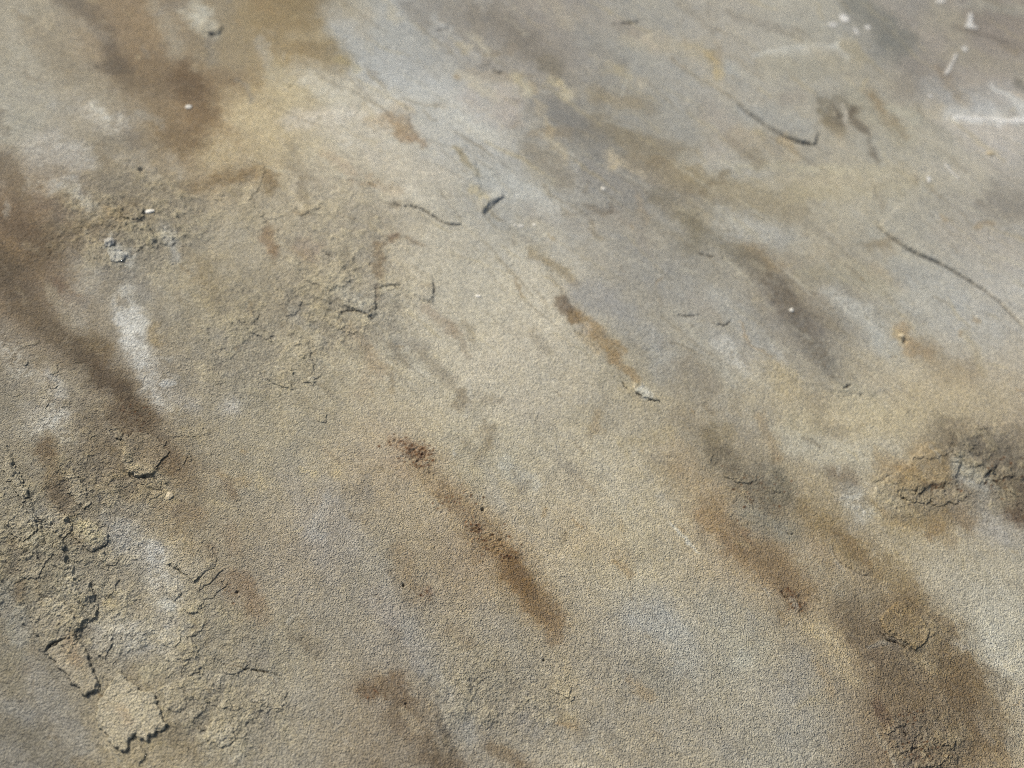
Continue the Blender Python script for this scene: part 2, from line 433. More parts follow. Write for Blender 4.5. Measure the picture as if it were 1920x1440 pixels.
S('1450,1320 1500,1380', 60, (140, 134, 124), .4, 1, .6)
S('1340,1140 1420,1200', 50, (144, 142, 128), .4, 1, .6)
S('1500,1240 1490,1290', 36, (136, 132, 126), .4, 1, .6)
S('1390,1240', 30, (142, 148, 136), .45, 1, .6)
S('1300,1340 1360,1400', 40, (136, 130, 120), .4, 1, .6)
S('1420,490 1450,520 1470,560 1490,600', 24, (118, 110, 98), .6, .9, .8)
S('1400,470 1440,500', 20, (126, 112, 86), .6, .9, .6)
S('1490,600 1530,660 1560,700', 20, (120, 116, 108), .65, .9, .6)
S('1560,690 1590,715', 24, (128, 128, 120), .6, .9, .6)
S('1470,560 1560,600', 26, (140, 126, 102), .5, .9, .6)
S('1340,560 1400,620 1440,660', 24, (152, 152, 146), .6, .9, .6)
S('1340,640 1400,680 1440,700', 20, (156, 152, 146), .5, .9, .6)
S('1385,605 1400,640 1440,670', 4, (158, 132, 98), .6, .8, .7)
S('1300,560 1330,590', 24, (146, 138, 126), .5, .9, .6)
S('1510,520 1580,510 1660,530', 28, (154, 146, 118), .5, .9, .7)
S('1640,500 1690,530', 20, (162, 144, 116), .6, .9, .7)
S('1680,500 1700,520', 22, (134, 136, 132), .6, .9, .6)
S('1560,550 1610,580 1640,610', 26, (156, 156, 148), .5, .9, .6)
S('1720,560 1800,600 1850,620', 50, (158, 158, 152), .5, 1, .6)
S('1690,620 1710,650 1740,665', 20, (162, 130, 88), .75, .8, .8)
S('1680,625 1690,640', 11, (176, 150, 100), .6, .8, .8)
S('1730,660 1770,700 1820,700', 34, (148, 128, 98), .6, .9, .7)
S('1450,700 1480,730', 28, (166, 144, 100), .6, .9, .7)
S('1500,800 1560,790 1620,800 1700,780', 40, (166, 152, 116), .6, .9, .7)
S('1700,740 1760,770 1800,760', 34, (164, 146, 112), .5, .9, .7)
S('1590,740 1640,760', 26, (162, 154, 126), .5, .9, .7)
S('1520,750 1550,790 1570,810', 24, (128, 116, 98), .7, .9, .7)
S('1330,690 1380,740 1400,780', 26, (166, 156, 132), .4, .9, .7)
S('1290,680 1340,720', 26, (136, 124, 106), .5, .9, .7)
S('1360,700 1380,730', 10, (162, 160, 150), .5, .9, .7)
S('1650,640 1680,680', 24, (156, 158, 150), .5, .9, .6)
S('1460,820 1560,850 1640,870', 36, (164, 156, 134), .5, .9, .7)
S('1660,860 1700,890 1690,920', 22, (156, 122, 74), .8, .8, .9)
S('1690,900 1720,905', 20, (158, 128, 74), .6, .8, .9)
S('1720,915 1760,905', 7, (104, 76, 44), .75, .8, 1)
S('1740,840 1770,870 1760,890', 20, (152, 126, 82), .65, .9, .9)
S('1560,880 1600,900', 14, (118, 100, 82), .6, .9, .9)
S('1590,920 1610,930', 24, (158, 154, 144), .5, .9, .9)
S('1770,800 1800,830 1850,850 1920,860', 30, (116, 104, 84), .6, .8, .9)
S('1800,840 1860,880 1920,900', 34, (112, 98, 80), .55, .8, .9)
S('1870,850 1920,880', 30, (102, 90, 72), .35, .9, .9)
S('1880,900 1920,930 1920,980', 20, (92, 68, 46), .7, .9, .9)
S('1890,960 1920,970', 16, (82, 56, 36), .6, .9, .9)
S('1900,930', 14, (160, 140, 96), .4, .9, .9)
S('1830,870 1840,880', 12, (172, 150, 118), .6, .8, .9)
S('1800,870 1820,890 1850,910', 22, (160, 158, 146), .65, .7, .8)
S('1680,970 1740,980 1800,960', 24, (150, 124, 80), .7, .9, .8)
S('1780,950 1810,970 1820,985', 16, (116, 84, 46), .75, .9, .9)
S('1760,990 1740,1005', 14, (140, 104, 58), .5, .9, .9)
S('1640,960 1700,1000', 26, (152, 132, 92), .45, .9, .8)
S('1680,920 1760,930 1790,950', 14, (142, 132, 116), .5, .9, .9)
S('1840,960 1880,1000', 26, (156, 152, 146), .5, .9, .7)
S('1460,960 1500,1000', 20, (132, 118, 92), .4, .9, .9)

# --- second pass, far half
S('400,290 440,240 500,195 545,175', 46, (186, 168, 128), .6, .9, .9)
S('455,210 520,250 505,300', 30, (190, 170, 126), .45, .9, .9)
S('470,30 540,20 600,70 640,112', 34, (150, 128, 86), .5, .7, .8)
S('255,25 285,60 270,100', 36, (148, 122, 86), .5, .9, .9)
S('345,25 365,40 385,20', 16, (180, 178, 164), .6, .8, .9)
S('560,130 620,150 700,165 740,185', 26, (188, 182, 168), .5, .9, .8)
S('540,225 600,215 680,215 730,230', 20, (192, 182, 168), .5, .9, .9)
S('640,260 690,250 700,280', 26, (180, 170, 154), .5, .9, .9)
S('735,222 760,232 775,250', 16, (154, 122, 86), .65, .7, 1)
S('748,248 772,262 790,268', 10, (142, 106, 70), .6, .7, 1)
S('745,195 765,205', 14, (176, 152, 120), .5, .9, 1)
S('612,290 640,300 660,330', 16, (164, 134, 104), .4, .9, 1)
S('700,300 740,300 780,320 820,330', 20, (184, 174, 156), .5, .9, 1)
S('720,350 770,360 810,380', 18, (182, 176, 160), .5, .9, 1)
S('505,430 512,475', 13, (136, 108, 76), .55, .8, 1)
S('570,455 600,462', 14, (150, 122, 104), .45, .9, 1)
S('700,440 690,430', 18, (142, 130, 112), .5, .9, 1)
S('540,330 600,320 620,345', 16, (158, 146, 126), .5, .9, 1)
S('560,350 600,345', 12, (176, 168, 158), .5, .9, 1)
S('380,440 440,450 470,480', 26, (152, 144, 128), .5, .9, 1)
S('300,430 320,450 330,480', 14, (172, 172, 168), .55, .8, 1)
S('60,300 110,290 160,310', 26, (156, 150, 144), .45, .9, 1)
S('20,250 60,230', 30, (150, 146, 128), .4, .9, 1)
S('110,110 170,160 200,180', 30, (140, 128, 104), .4, .9, 1)
S('0,110 40,90', 26, (158, 152, 134), .4, .9, 1)
S('200,120 240,150', 20, (96, 84, 68), .4, .9, 1)
S('340,150 390,180 400,210', 24, (104, 78, 50), .5, .9, 1)
S('300,240 340,280 370,270', 30, (128, 102, 66), .5, .9, 1)
S('620,50 660,90 700,120', 20, (150, 156, 158), .5, .8, .6)
S('660,130 740,150 820,160', 20, (168, 172, 172), .5, .9, .6)
S('700,60 760,70 820,110 860,140', 30, (154, 154, 146), .5, .9, .7)
S('860,60 900,90 940,130', 18, (136, 128, 116), .5, .9, .8)
S('900,150 960,165 1010,180', 16, (172, 164, 146), .45, .9, .9)
S('880,180 900,210 960,230', 20, (166, 152, 142), .45, .9, .9)
S('860,215 910,240 930,270', 18, (178, 180, 172), .45, .9, .9)
S('1046,156 1056,166 1060,178', 10, (204, 190, 154), .85, .8, .7)
S('1030,150 1045,155', 9, (188, 172, 130), .6, .8, .8)
S('970,150 985,168 1000,175', 11, (182, 170, 134), .6, .9, .8)
S('1110,170 1150,190 1190,195', 16, (146, 130, 100), .5, .9, .8)
S('1008,195 1018,215 1026,240', 6, (180, 162, 130), .7, .8, .9)
S('1022,240 1032,262 1062,300', 9, (176, 158, 124), .6, .8, 1)
S('1146,285 1152,300 1146,310', 9, (190, 170, 134), .8, .8, 1)
S('1160,310 1185,320 1205,335', 7, (180, 162, 130), .7, .8, 1)
S('1040,200 1090,225 1130,245', 26, (122, 118, 112), .55, .9, .8)
S('1080,255 1140,270 1110,310', 30, (128, 124, 118), .5, .9, .8)
S('1100,330 1180,350 1260,380', 30, (134, 128, 122), .5, .9, .8)
S('1120,225 1200,285 1290,345 1400,380 1500,395', 24, (138, 122, 92), .5, .9, .9)
S('1230,300 1290,330', 16, (134, 112, 78), .5, .9, .9)
S('1230,370 1310,430 1380,470', 22, (122, 110, 84), .6, .9, .9)
S('1270,390 1310,400 1340,430', 10, (170, 156, 126), .5, .9, 1)
S('1180,430 1230,450 1240,480', 20, (168, 158, 138), .45, .9, 1)
S('1150,400 1200,430 1210,470', 16, (138, 128, 116), .5, .9, 1)
S('1000,380 1050,400 1110,420', 24, (150, 144, 134), .5, .9, 1)
S('1100,390 1140,400 1142,385', 9, (108, 94, 78), .55, .9, 1)
S('960,340 1010,370 1050,400', 22, (172, 174, 168), .45, .9, .8)
S('1180,70 1230,90 1290,90 1330,100', 26, (164, 152, 126), .5, .9, .8)
S('1290,85 1330,100 1345,130', 14, (160, 142, 104), .5, .9, .8)
S('1330,100 1345,122 1347,145', 9, (186, 160, 106), .75, .8, .8)
S('1352,118 1375,130', 13, (146, 150, 146), .6, .8, .6)
S('1190,110 1260,120 1300,150', 22, (148, 146, 138), .5, .9, .7)
S('1250,160 1330,190 1380,220', 24, (146, 144, 138), .45, .9, .8)
S('1330,210 1380,260 1340,280', 26, (150, 138, 126), .5, .9, .8)
S('1385,250 1440,270 1490,292', 16, (162, 144, 114), .5, .9, .9)
S('1465,262 1490,280', 10, (180, 150, 102), .6, .8, .9)
S('1310,300 1340,290 1380,300', 20, (164, 160, 152), .5, .9, .8)
S('1330,320 1400,335 1460,350', 14, (152, 152, 150), .5, .9, .8)
S('1380,315 1480,312 1580,318', 8, (178, 168, 136), .5, .9, .9)
S('1440,345 1500,340 1560,350', 14, (172, 162, 142), .45, .9, 1)
S('1490,365 1600,360 1700,350', 20, (162, 152, 124), .45, .9, .9)
S('1540,188 1580,192 1605,210', 12, (112, 102, 82), .65, .9, .9)
S('1560,205 1575,225 1590,235', 11, (84, 74, 60), .8, .8, .9)
S('1596,205 1612,232 1626,260 1644,298', 8, (92, 80, 66), .8, .8, .9)
S('1543,205 1552,232', 8, (108, 98, 74), .65, .8, .9)
S('1560,240 1575,250', 12, (134, 118, 88), .6, .9, .9)
S('1582,192 1586,215 1591,246', 3.4, (176, 166, 150), .95, .6, .3)
S('1556,195 1560,215', 3, (160, 148, 126), .7, .7, .4)
S('1575,262 1600,280', 14, (166, 146, 114), .5, .9, .9)
S('1600,275 1650,270 1660,300', 22, (152, 152, 142), .5, .9, .8)
S('1440,20 1500,40 1520,60', 20, (146, 140, 128), .4, .9, .8)
S('1370,20 1440,50 1500,70', 10, (132, 122, 108), .5, .9, .9)
S('1280,0 1320,40 1340,60', 7, (134, 124, 108), .5, .9, .9)
S('1150,35 1210,70 1230,90', 7, (176, 160, 142), .5, .9, .8)
S('1160,48 1200,60', 12, (128, 120, 112), .5, .9, .8)
S('1600,0 1650,40 1690,75', 26, (118, 118, 108), .6, .8, .7)
S('1650,75 1690,90 1680,110', 18, (116, 118, 108), .5, .9, .8)
S('1530,95 1600,130 1700,160', 26, (154, 144, 124), .4, .9, .8)
S('1740,50 1790,40 1800,90', 24, (158, 148, 126), .5, .9, .8)
S('1790,52 1840,62 1890,82 1920,92', 7, (116, 106, 96), .6, .8, .8)
S('1850,60 1920,50', 22, (144, 132, 122), .5, .9, .8)
S('1810,150 1860,140 1920,150', 14, (150, 140, 128), .5, .9, .8)
S('1790,170 1820,190 1880,195', 20, (152, 152, 152), .6, .9, .8)
S('1860,165 1890,182 1920,200', 7, (182, 182, 176), .6, .8, .9)
S('1700,240 1780,290 1840,310', 22, (162, 154, 132), .45, .9, .8)
S('1860,350 1920,380', 24, (132, 126, 116), .55, .9, .8)
S('1690,350 1780,340 1850,340', 24, (166, 158, 136), .45, .9, .9)
S('1640,450 1660,480', 30, (150, 146, 134), .4, .9, .9)
S('1780,430 1860,450 1900,480', 36, (158, 148, 138), .4, .9, .8)
S('1340,440 1420,440 1500,460', 26, (156, 156, 152), .5, .9, .8)
S('1390,480 1430,520 1460,560', 20, (110, 102, 88), .5, .9, .9)
S('1440,550 1480,580 1530,620', 20, (110, 102, 96), .5, .9, .9)
S('1500,460 1560,480 1600,500', 26, (164, 154, 130), .5, .9, .9)
S('1560,560 1620,600 1650,640', 30, (168, 168, 158), .45, .9, .9)
S('1700,500 1760,520 1800,560', 26, (148, 150, 148), .5, .9, .8)
S('1100,580 1160,560 1200,580', 24, (138, 134, 130), .45, .9, .8)
S('1260,590 1300,640 1360,690', 22, (156, 152, 140), .45, .9, .9)
S('1180,560 1240,600', 24, (150, 142, 124), .45, .9, .9)
S('1260,700 1320,740', 30, (138, 126, 106), .45, .9, .9)
S('1350,640 1400,700 1440,720', 16, (170, 168, 160), .45, .9, .9)
S('1440,560 1460,590', 16, (120, 112, 104), .4, .9, .9)

# --- second pass, near half
S('1630,1150 1690,1240 1780,1380 1800,1440', 92, (128, 111, 86), .5, 1, .7)
S('1780,1230 1830,1310 1860,1390', 52, (116, 92, 60), .5, .9, .8)
S('1740,1330 1800,1400', 50, (126, 100, 66), .45, .9, .8)
S('1350,960 1420,1030 1480,1090', 56, (148, 122, 88), .5, .9, .8)
S('1440,1040 1490,1080', 40, (136, 110, 74), .45, .9, .8)
S('1260,840 1300,900 1340,930', 36, (154, 132, 100), .45, .9, .9)
S('1330,820 1360,810', 22, (140, 122, 84), .5, .9, 1)
S('1340,840 1400,900 1450,960', 42, (124, 116, 98), .45, .9, 1)
S('1460,890 1480,920 1440,930', 20, (104, 98, 80), .5, .9, 1)
S('1390,960 1430,985 1470,1000', 30, (134, 132, 120), .5, .9, .8)
S('1500,890 1540,930 1560,970', 36, (150, 132, 96), .5, .9, 1)
S('1555,985 1600,1020 1640,1070', 26, (132, 108, 70), .5, .9, .9)
S('1560,890 1590,915', 18, (112, 98, 78), .55, .9, 1)
S('1600,930 1620,960', 26, (160, 158, 148), .5, .9, 1)
S('1660,870 1700,890 1730,900', 34, (158, 128, 84), .55, .8, 1)
S('1720,850 1760,870', 26, (154, 126, 84), .5, .9, 1)
S('1730,930 1790,960 1820,975', 28, (136, 108, 66), .55, .9, 1)
S('1700,960 1750,980', 30, (150, 126, 86), .5, .9, 1)
S('1770,810 1800,850 1840,880 1920,920', 46, (114, 104, 86), .5, .9, 1)
S('1795,870 1810,890 1840,920', 20, (162, 164, 156), .6, .8, .9)
S('1800,960 1860,990 1920,1000', 30, (156, 150, 142), .45, .9, .9)
S('1535,1180 1560,1210 1585,1250', 24, (170, 152, 118), .5, .9, .9)
S('1258,978 1280,1000 1308,1038', 3.5, (178, 176, 164), .75, .8, .8)
S('1276,1000 1292,1012', 5, (176, 174, 162), .5, .8, .9)
S('940,1030 985,1090 1030,1160', 40, (146, 116, 78), .5, .9, .7)
S('960,1050 1000,1110', 24, (116, 84, 46), .5, .9, .7)
S('1200,1150 1260,1170', 40, (148, 150, 146), .45, .9, .7)
S('1100,1010 1160,1030', 30, (166, 146, 112), .4, .9, .8)
S('1060,960 1080,1020', 30, (164, 144, 110), .35, .9, .8)
S('700,800 740,830', 30, (164, 146, 118), .4, .9, .9)
S('820,880 860,940 900,980', 40, (156, 132, 98), .5, .9, .8)
S('620,960 650,1040 600,1020', 40, (144, 136, 126), .5, .9, .8)
S('540,900 570,960 620,1080', 26, (148, 140, 130), .45, .9, .8)
S('430,1090 460,1120 480,1150', 34, (140, 116, 90), .5, .9, .9)
S('690,1290 740,1290 770,1330', 34, (128, 106, 80), .5, .9, .9)
S('770,1350 820,1400 850,1440', 36, (126, 108, 84), .45, .9, .9)
S('230,1010 280,1050 300,1090', 40, (156, 152, 148), .5, .9, .9)
S('230,1180 280,1200 330,1180', 36, (158, 154, 150), .45, .9, .9)
S('60,780 110,790 90,740', 34, (160, 154, 144), .5, .9, 1)
S('130,560 160,620', 18, (166, 160, 146), .45, .9, 1)
S('250,600 270,660 290,700', 24, (178, 176, 170), .5, .9, 1)
S('310,740 360,760', 20, (160, 156, 152), .45, .9, 1)
S('400,640 460,640 520,660', 50, (160, 150, 130), .35, .9, .9)
S('190,690 230,740 270,790', 28, (98, 76, 54), .4, .9, .9)
S('20,560 70,610 120,660', 30, (116, 96, 74), .3, .9, .8)
S('280,860 320,880 380,900', 36, (122, 100, 72), .5, .9, .9)
S('100,850 110,920 130,960', 30, (122, 102, 74), .5, .9, .9)

S('1430,720 1520,760 1620,780 1740,770 1850,760', 60, (178, 160, 122), .55, .9, .8)
S('1600,690 1700,700 1780,720', 40, (170, 152, 116), .45, .9, .8)
S('1480,830 1580,850 1680,850', 34, (174, 168, 148), .5, .9, .8)
S('1280,320 1400,360 1560,350 1700,330', 34, (166, 152, 120), .45, .9, .9)
S('900,700 1000,640 1080,700 960,760', 60, (178, 167, 147), .45, .9, .8)
# powdery, speckled mineral bloom
for q in ['235,560 250,600 260,650 275,690|30', '215,470 240,500|26', '60,350 110,345 150,380 170,400|26', '165,205 200,230 230,240|26', '80,700 110,740 90,790|26', '60,810 110,790 130,830|22', '230,1000 290,1050 320,1120|44',
          '200,1180 240,1210 300,1190|40', '280,730 310,760 340,790|24', '420,765 440,760|18', '50,970 80,990 60,1020|20', '130,1080 110,1130|24', '60,280 110,280 160,300|34', '400,1390 440,1410|26', '660,560 680,580|20', '1590,920 1620,960|24', '1340,640 1400,700|20',
          '1850,1180 1900,1250|30', '310,440 330,480|16', '1800,880 1830,910|18', '580,150 640,200 660,260|30', '1360,410 1440,440|26', '1560,560 1620,600|26', '0,640 40,700|26']:
    p, r = q.split('|')
    S(p, float(r), (184, 180, 167), .42, .9, 1, 1)
for q in ['60,560 150,670 240,760|34', '260,790 320,860|30', '90,850 110,930|22', '1650,1200 1720,1300 1800,1400|70', '1380,1000 1470,1090|36', '1780,830 1900,890|34', '1350,850 1450,950|34', '960,1050 1030,1150|26', '200,60 230,130|26', '260,150 380,180|30', '1440,520 1560,700|26', '0,420 80,460|30', '700,1290 760,1330|26', '780,850 890,990|26', '800,1390 840,1430|26']:
    p, r = q.split('|')
    S(p, float(r), (96, 80, 60), .42, .9, 1, 1)

# scattered small weathering marks: (streak-aligned, one colour family each)
MARKS = [(186, 174, 148), (122, 108, 86), (128, 124, 118), (168, 166, 160), (150, 124, 88), (112, 102, 88), (176, 160, 124)]

# speckled rust grains: (x, y, rx, ry, count)
SPECKS = [(780, 850, 26, 18, 90), (800, 868, 14, 20, 30), (890, 990, 16, 16, 46), (920, 1015, 36, 26, 50), (860, 935, 40, 22, 40),
          (745, 830, 24, 10, 18), (955, 1040, 26, 14, 20), (700, 1300, 24, 14, 26), (1480, 1115, 12, 8, 26), (1495, 1135, 16, 9, 18),
          (1700, 1340, 24, 18, 30), (1740, 1410, 40, 20, 50), (1420, 920, 60, 40, 60), (1880, 890, 50, 40, 60), (440, 1110, 18, 18, 12),
          (1770, 910, 30, 8, 30), (800, 1115, 10, 6, 8), (255, 775, 30, 25, 30)]

# ------------------------------------------------------------------ relief
# plates: raised sheets of rock skin (polygon, thickness mm, edge width px, ragged px)
def poly(s):
    return [tuple(float(t) for t in q.split(',')) for q in s.split()]
PLATES = [
    (poly('-400,780 -60,800 10,830 28,880 40,905 52,925 60,950 79,982 83,1000 82,1022 90,1028 105,1032 118,1015 125,1030 122,1035 127,1050 123,1060 138,1065 137,1078 140,1092 150,1098 168,1096 170,1107 176,1117 170,1125 180,1145 178,1158 155,1165 150,1175 149,1188 142,1197 120,1199 92,1212 80,1222 70,1215 60,1190 40,1165 28,1125 5,1090 -60,1060 -400,1000'), .30, 2.5, 5.0),
    (poly('232,826 238,850 231,868 229,884 240,892 262,897 285,896 300,880 330,860 300,820 260,800 240,806'), .40, 3, 3.0, '236,835 238,850 231,868 229,884 240,892 262,897 285,896', 34),
    (poly('610,565 660,582 690,597 703,592 705,560 703,535 725,540 745,537 758,545 790,560 812,570 814,545 806,500 780,440 740,430 640,440 560,480 540,540'), .34, 3, 2.5, '610,565 660,582 690,597 703,592 705,560 720,538 758,545 790,560 812,570 814,545', 50),
    (poly('765,388 790,390 815,405 840,420 866,419 850,400 800,330 700,300 600,300 560,330 610,345 670,340 705,350 720,378'), .3, 3, 2.0, '745,382 765,386 790,390 815,405 840,420 866,419', 40),
    (poly('1560,1000 1575,1040 1600,1070 1625,1078 1640,1070 1630,1045 1600,1010 1575,985'), .16, 4, 2.0, '1570,1040 1600,1070 1625,1078', 26),
    (poly('1648,1158 1665,1182 1690,1200 1705,1215 1716,1222 1745,1215 1760,1180 1740,1140 1716,1120 1684,1124 1664,1142'), .36, 3, 2.2, '1648,1158 1665,1182 1690,1200 1705,1215', 30),
    (poly('1384,200 1420,222 1460,248 1500,265 1527,273 1534,250 1520,225 1480,200 1430,190'), .55, 4, .8, '1420,222 1460,248 1500,265 1527,273', 45),
    (poly('1648,425 1690,455 1740,480 1800,512 1850,545 1890,580 1925,620 2060,760 2200,560 2100,300 1800,330 1690,380'), .45, 3, .8, '1690,455 1740,480 1800,512 1850,545 1890,580 1925,620', 90),
    (poly('905,398 918,380 945,368 940,350 900,340 880,365'), .5, 4, 1.2, '910,392 918,380 942,369', 22),
    (poly('1808,868 1830,880 1842,895 1858,886 1880,860 1850,820 1800,810 1790,840'), .5, 4, 1.5, '1830,880 1842,895 1858,886', 30),
    (poly('378,55 392,68 410,66 420,50 400,20 375,15'), .7, 6, 1.5, '382,60 392,68 408,66', 26),
    (poly('200,455 208,492 225,495 245,478 240,455 225,445'), .22, 4, 4),
    (poly('220,388 240,405 232,422 258,418 270,412 272,392 255,384'), .3, 4, 4),
    (poly('260,425 280,440 275,458 288,462 295,445 285,420 272,415'), .22, 4, 3),
    (poly('300,120 570,180 640,190 720,196 760,190 770,240 800,265 850,280 890,300 897,330 905,370 908,400 960,450 1010,480 1050,540 1080,600 1130,660 1000,760 700,700 400,500'), .20, 3, 5.0, '720,196 760,190 770,240 800,265 850,280 890,300 897,330 905,370 908,400 960,450 1010,480 1050,540 1080,600', 60),
    (poly('1290,520 1340,560 1390,640 1440,690 1500,720 1580,735 1640,742 1700,700 1600,560 1450,440 1340,440'), .16, 3, 4.0, '1390,640 1440,690 1500,720 1580,735 1640,742', 50),
    (poly('1690,880 1650,905 1680,925 1720,920 1790,905 1800,860 1740,830'), .30, 3, 4.5),
    (poly('1770,800 1790,850 1810,866 1835,882 1880,900 1990,900 1990,780 1850,800'), .26, 3, 6.0),
    (poly('1470,1300 1560,1380 1640,1470 1500,1560 1300,1500'), .0, 4, 2),
    (poly('1660,1330 1680,1370 1700,1400 1720,1440 1800,1440 1790,1390 1740,1360 1700,1320'), .2, 5, 4),
    (poly('1870,860 1890,930 1905,950 1960,980 2060,900 1990,830'), .28, 4, 4),
    (poly('1680,920 1720,918 1760,908 1800,925 1780,948 1720,945 1690,938'), -.16, 5, 3),
    (poly('1500,1112 1515,1118 1508,1128 1495,1122'), -.2, 3, 1),
    (poly('310,1055 340,1072 352,1090 365,1092 380,1080 400,1060 390,1030 350,1010 320,1020'), .16, 4, 2),
    (poly('385,1350 384,1372 378,1378 376,1360 372,1340 395,1352 405,1354'), -.2, 3, 1.5),
]
# cracks: (points, half width px, depth mm, opacity of soiling plus painted-in shade)
CRACKS = [
    ('1384,198 1398,210 1420,225 1445,243 1470,257 1495,266 1515,270 1527,273', 2.7, 1.45, .5), ('1527,275 1531,262 1534,250', 2.6, 1.0, .6),
    ('1648,424 1675,445 1700,462 1730,478 1760,490 1790,507 1820,526 1850,546 1880,572 1905,596 1930,622', 2.3, 1.4, .5),
    ('907,400 915,393 925,384 935,376 942,369', 2.4, .9, .4), ('925,133 937,136 948,138', 4, 1.2, .6), ('818,60 842,54', 4, .9, .6), ('1150,44 1180,42 1208,38', 4.2, 1.0, .6),
    ('888,83 892,80', 3, .7, .6), ('1845,893 1853,888 1857,885', 3, 1.4, .7), ('1310,478 1330,482 1357,485', 2.8, 1.1, .7), ('1270,593 1285,597 1308,594', 2.6, 1.1, .7),
    ('1345,613 1358,614 1368,607', 3.0, 1.1, .7), ('1330,608 1340,611', 2, .6, .5), ('1580,730 1588,726 1597,722', 3, 1.2, .7), ('1555,735 1575,745 1600,742', 2, .5, .4), ('1612,743 1622,738', 2.2, .8, .6),
    ('738,378 755,386 775,387 790,391 805,400 818,408 832,417 848,421 862,420 866,417', 2.0, .9, .55), ('820,340 828,362 842,380 855,395 868,410', 1.4, .5, .35),
    ('640,337 670,338 700,345', 1.5, .5, .4), ('608,578 640,586 658,583 675,586 690,594 697,599 708,592', 2.0, .9, .6), ('701,562 705,575 703,585', 1.8, .8, .5),
    ('698,543 712,540 722,538 737,537 746,543', 1.8, .8, .5), ('755,550 770,560 785,562 800,566', 1.4, .5, .35), ('815,530 813,550 810,562 800,571', 1.8, .7, .5), ('605,474 622,480 635,480', 1.7, .7, .5),
    ('420,1245 432,1249 445,1250 460,1254 478,1257 495,1260 512,1262', 2.2, 1.3, .75), ('512,1262 520,1266 527,1268', 1.4, .6, .5), ('405,1240 420,1245', 1.4, .4, .4),
    ('88,1214 98,1207 110,1202 125,1197', 2.8, 1.1, .6), ('212,1195 208,1210 198,1218 196,1235', 1.8, .7, .5), ('318,1062 335,1070 350,1082', 1.2, .5, .4),
    ('1560,1018 1566,1040 1580,1057 1600,1068 1615,1078 1630,1078', 1.2, .5, .35), ('1650,1184 1660,1190 1663,1198 1680,1202 1690,1208 1704,1215', 2.2, 1.0, .65), ('1706,1234 1714,1226', 2.0, .8, .6),
    ('1640,1170 1645,1172', 2.6, .9, .6), ('1650,1164 1655,1166', 2.4, .8, .6), ('1474,999 1480,1002 1488,1000', 1.8, .7, .6), ('1478,1133 1490,1127 1500,1130 1506,1140 1500,1146 1486,1140 1478,1133', 1.1, .5, .5),
    ('1466,1108 1472,1118 1478,1120', 3.4, .8, .6), ('1675,927 1695,935 1712,930', 1.6, .5, .4), ('1745,922 1760,928', 1.5, .5, .4), ('1090,590 1092,625 1100,632', 1.2, .4, .3),
    ('1168,715 1172,724 1180,728', 2.2, .9, .6), ('1186,730 1198,740 1210,748 1222,751 1238,752', 1.7, .9, .6), ('1075,622 1088,630 1096,634', 1.5, .7, .5),
    ('1065,340 1090,355 1130,385', 2, .3, .25), ('1030,405 1090,402 1200,398', 1.6, .3, .25), ('1140,380 1148,400', 3, .4, .4), ('1640,350 1648,375', 3, .4, .3),
    ('1850,893 1862,900 1900,940 1925,965', 2, .5, .5), ('382,62 396,69 406,66', 4, 1.0, .5), ('1800,60 1860,70 1920,90', 3, .35, .3), ('540,165 548,158', 3.5, .8, .4), ('302,357 312,352', 3, .7, .4),
    ('243,896 262,898 283,897', 1.8, .7, .45), ('828,1340 835,1350', 2.4, .5, .4), ('1680,1355 1700,1378 1690,1385', 1.8, .6, .5), ('1664,1330 1668,1345 1672,1352', 1.6, .6, .5),
    ('1860,1250 1880,1270 1910,1290', 1.6, .3, .25), ('1700,1410 1730,1400 1745,1430', 3, .7, .6), 
    ('1330,250 1300,200', 1.2, .2, .2), ('1752,1385 1756,1400', 2, .5, .4),
    ('1530,1120 1560,1140', 1.5, .3, .3), ('685,840 665,850', 1.5, .4, .3),
]
CRACKS = [(c[0], c[1] * (1 if c[2] >= 1.4 else .78), c[2] * (1 if c[2] >= 1.4 else .8), c[3]) for c in CRACKS]
HOLES = [(265, 320, 5, .7), (245, 305, 4, .3), (1020, 1237, 3, .6), (905, 954, 3.5, .8), (445, 1111, 3, .6), (1697, 640, 4.5, .7),
         (757, 1097, 3, .6), (1352, 1366, 2.5, .5), (760, 1319, 2.5, .5)]
# crusty areas: (x, y, rx, ry, amount)
ROUGH = [(240, 420, 190, 110, 1.0), (640, 560, 150, 130, .8), (480, 640, 200, 160, .5), (100, 1050, 190, 170, 1.0), (200, 1180, 130, 110, .7), (380, 1230, 180, 150, .5), (430, 1350, 150, 90, .7), (180, 920, 170, 90, .8),
         (640, 420, 160, 110, .5), (930, 1300, 180, 110, .5), (1720, 1200, 110, 90, .5), (1740, 1390, 110, 90, .6), (1850, 880, 110, 100, .7), (1720, 930, 110, 60, .6), (1420, 950, 120, 80, .35), (800, 1180, 150, 120, .3), (150, 780, 150, 120, .4),
         (450, 380, 160, 100, .4)]

def seg_dist(X, Y, P):
    """distance to a polyline / interpolated radius"""
    best = None
    if len(P) == 1:
        return np.hypot(X - P[0][0], Y - P[0][1]), np.full(X.shape, P[0][2], np.float32)
    bd = None
    for (x0, y0, r0), (x1, y1, r1) in zip(P[:-1], P[1:]):
        dx, dy = x1 - x0, y1 - y0
        L = dx * dx + dy * dy + 1e-6
        t = np.clip(((X - x0) * dx + (Y - y0) * dy) / L, 0, 1)
        d = np.hypot(X - x0 - t * dx, Y - y0 - t * dy); r = r0 + t * (r1 - r0)
        if bd is None: bd, br = d, r
        else:
            m = d / r < bd / br
            bd = np.where(m, d, bd); br = np.where(m, r, br)
    return bd, br

